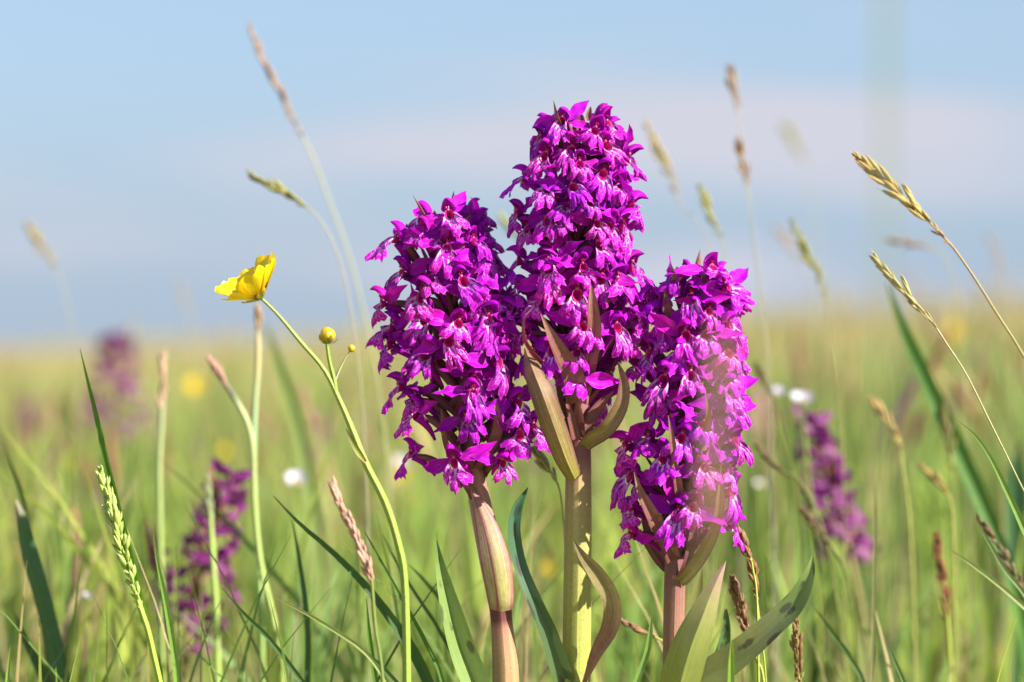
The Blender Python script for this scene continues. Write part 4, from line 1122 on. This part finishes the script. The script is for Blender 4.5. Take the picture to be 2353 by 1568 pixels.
blade('fine dark blade crossing the buttercup stem near the pinkish brown spike', [(838, 1222, 2), (870, 1280, 6), (920, 1370, 8), (975, 1470, 10), (1020, 1580, 10)], 0.785, (0.09, 0.20, 0.03), G_B)
blade('fine dark blade right of the one crossing the buttercup stem', [(880, 1228, 2), (915, 1300, 6), (965, 1380, 8), (1010, 1450, 9), (1060, 1560, 10)], 0.815, (0.07, 0.14, 0.04), G_B)
blade('thin dark upright blade under the pinkish brown spike', [(842, 1375, 2), (848, 1450, 9), (858, 1530, 12), (868, 1620, 12)], 0.775, (0.09, 0.20, 0.02), G_B)
blade('blurred blade rising between buttercup stem and left orchid stem', [(940, 1298, 2), (980, 1340, 9), (1020, 1390, 11), (1060, 1480, 12)], 0.83, (0.10, 0.20, 0.04), G_B)
blade('dark blade leaning at the foot of the left orchid, only its tip showing', [(845, 1500, 2), (880, 1535, 10), (920, 1580, 12), (980, 1660, 12)], 0.765, DG, G_B)
blade('short curved light green blade between the middle and right orchid stems', [(1497, 1415, 3), (1494, 1460, 12), (1484, 1510, 14), (1462, 1570, 15), (1430, 1680, 15)], 0.768, (0.19, 0.33, 0.07), G_B)
blade('big soft green blade slanting across the blurred meadow on the right', [(2038, 650, 4), (2070, 740, 22), (2110, 830, 32), (2160, 940, 38), (2215, 1060, 40), (2275, 1200, 36), (2340, 1380, 30)], 0.96, (0.085, 0.20, 0.035), G_B)
blade('sharp narrow blade with a dry curled tip at the right picture edge', [(2198, 966, 2), (2240, 1000, 6), (2275, 1050, 9), (2310, 1120, 13), (2353, 1215, 16), (2410, 1360, 16)], 0.775, (0.17, 0.30, 0.05), G_B, tipc=(0.45, 0.32, 0.12))
blade('pale yellowish blade slanting low at the right picture edge', [(2180, 1262, 2), (2230, 1295, 8), (2290, 1340, 11), (2353, 1395, 12), (2420, 1470, 12)], 0.80, LGN, G_B)
blade('slim green blade lying along the dark sedge at the right edge', [(2240, 1190, 2), (2275, 1250, 8), (2310, 1310, 10), (2353, 1365, 10), (2410, 1460, 10)], 0.80, (0.17, 0.24, 0.08), G_B)
blade('small dark blade tip at bottom right of the rusty sedge', [(2035, 1468, 2), (2055, 1515, 8), (2080, 1575, 10), (2110, 1660, 10)], 0.785, (0.10, 0.19, 0.05), G_B)
blade('blurred dark blade slanting right of the upright brown sedge', [(1870, 1395, 2), (1910, 1450, 10), (1955, 1515, 12), (1990, 1590, 12)], 0.83, (0.07, 0.15, 0.03), G_B)
blade('dull green straight blade left of the big soft blade, standing upright', [(2012, 1120, 2), (2011, 1250, 7), (2008, 1400, 8), (2004, 1580, 8)], 0.84, (0.26, 0.26, 0.10), G_B)
blade('bright green blade in front of the arching spotted leaf', [(1682, 1470, 4), (1681, 1520, 14), (1680, 1580, 16), (1680, 1660, 16)], 0.745, (0.22, 0.36, 0.05), G_B)
blade('soft broad green blade rising under the buttercup flower', [(610, 745, 4), (640, 830, 22), (670, 930, 28), (700, 1060, 30), (730, 1250, 30)], 1.10, (0.24, 0.32, 0.09), G_B)
blade('blurred bluish blade at the extreme right edge of the meadow', [(2345, 1010, 6), (2338, 1090, 40), (2335, 1200, 60), (2335, 1350, 60)], 1.1, (0.06, 0.15, 0.06), G_B)

# blades close to the lens
seed_grass('out of focus pale pinkish grass head close to the viewer, veiling the right orchid', [(1652, 800), (1648, 900), (1640, 1020), (1634, 1140), (1628, 1200)], [(1622, 1300), (1610, 1568), (1600, 1900)], 0.375, 26, (0.50, 0.30, 0.22), (0.44, 0.32, 0.20), (0.36, 0.36, 0.16), n=44, seed=60, sw=8, L=0.0050, Wd=0.0010, ang=12, taper=False)
blade('very blurred upright grass leaf close to the viewer, crossing the sky at upper right', [(2036, -260, 3), (2034, -100, 18), (2032, 100, 20), (2032, 500, 16), (2030, 900, 10), (2026, 1568, 8)], 0.37, (0.28, 0.34, 0.20), None, fold=0.1, twist=(0, 0))

# ------------------------------------------------------------------ small flowers out of focus
def small_flower(label, px, py, D, rpx, c1, c2, kind, seed, group, npet=5, axis=(0.1, -0.5, 0.8), eye=(0.6, 0.45, 0.03)):
    c = at(px, py, D)
    rad = rpx * K * D / F
    zg = slope(c.x, c.y) - 0.004
    g = random.Random(seed)
    dx = g.uniform(-.01, .01)
    root = thing(kind, label, 'buttercup' if kind == 'buttercup' else 'flower', (c.x + dx, c.y, zg), group)
    mb = MB()
    ax = Vector(axis).normalized()
    tube(mb, [(*(c - ax * rad * .1), 0.0009), (c.x + dx * .5, c.y, (c.z * 0.6 + zg * 0.4), 0.0012), (c.x + dx, c.y, zg, 0.0014)], n=8, sides=5, col=(0.24, 0.32, 0.06))
    mb.build('stem', M['stem'], root, origin=root.location)
    ms = [petal_mesh(rad * 1.05, rad * 1.05, 0.4, seed * 7 + i, c1, c2, 'yellow' if kind == 'buttercup' else 'small_petal') for i in range(2)]
    open_flower(root, c, ax, 0, 0, npet, 62, 0.4, '', c1, c2, seed, meshes=ms)
    mb = MB()
    spindle(mb, c - ax * rad * .1, c + ax * rad * .5, rad * .55, eye, sides=7)
    mb.build('flower_centre', M['chaff'], root, origin=root.location)

G_W = 'pale lilac flowers blurred in the meadow'
WH, LI = (0.78, 0.74, 0.80), (0.62, 0.58, 0.80)
small_flower('pale lilac white flower over the pinkish brown spike, left half of the meadow', 680, 1112, 1.05, 30, WH, LI, 'pale_flower', 1, G_W)
small_flower('bright pale lilac flower above the slanting purple orchid', 1842, 925, 1.02, 29, WH, LI, 'pale_flower', 2, G_W)
small_flower('smaller faint lilac flower just left of the bright pale one', 1788, 905, 1.05, 17, LI, LI, 'pale_flower', 3, G_W)
small_flower('faint lilac flower half hidden beside the lowest flowers of the left orchid', 922, 1075, 1.25, 27, LI, (0.66, 0.62, 0.74), 'pale_flower', 4, G_W)
small_flower('tiny white flower low at left near the crested grass stalk', 200, 1375, 0.93, 15, WH, WH, 'pale_flower', 5, G_W)
small_flower('dim whitish flower close to the right edge of the right orchid', 1745, 1118, 1.15, 15, WH, WH, 'pale_flower', 6, G_W)
small_flower('faint pale flower at the skyline side of the fading dark orchid', 310, 1140, 1.9, 26, (0.6, 0.6, 0.5), (0.6, 0.58, 0.56), 'pale_flower', 7, G_W)
G_Y = 'yellow flowers blurred in the meadow'
for i, (lab, px, py, D, r) in enumerate((
        ('round blurred yellow buttercup between the upright pink spike and the slanting one', 450, 892, 1.75, 24),
        ('blurred yellow buttercup on the skyline beside the big soft blade at right', 2196, 768, 2.1, 22),
        ('blurred yellow buttercup low left behind the crested grass head', 172, 1065, 1.6, 20),
        ('faint yellow buttercup beside the tip of the narrow bluish orchid leaf', 1345, 1150, 1.7, 14),
        ('faint yellow buttercup under the half hidden lilac flower', 925, 1098, 1.5, 15),
        ('dim yellow buttercup between left and middle orchid stems', 1258, 1310, 1.3, 15),
        ('dim yellow buttercup right of the buttercup bud stem', 955, 1150, 1.35, 10),
        ('dim yellow buttercup near the fading dark orchid top', 520, 1040, 1.6, 13),
        ('dim yellow buttercup low right near the rusty sedge', 2115, 1370, 1.2, 10))):
    small_flower(lab, px, py, D, r, YEL1, YEL2, 'buttercup', 20 + i, G_Y, axis=(0.15, -0.75, 0.5))
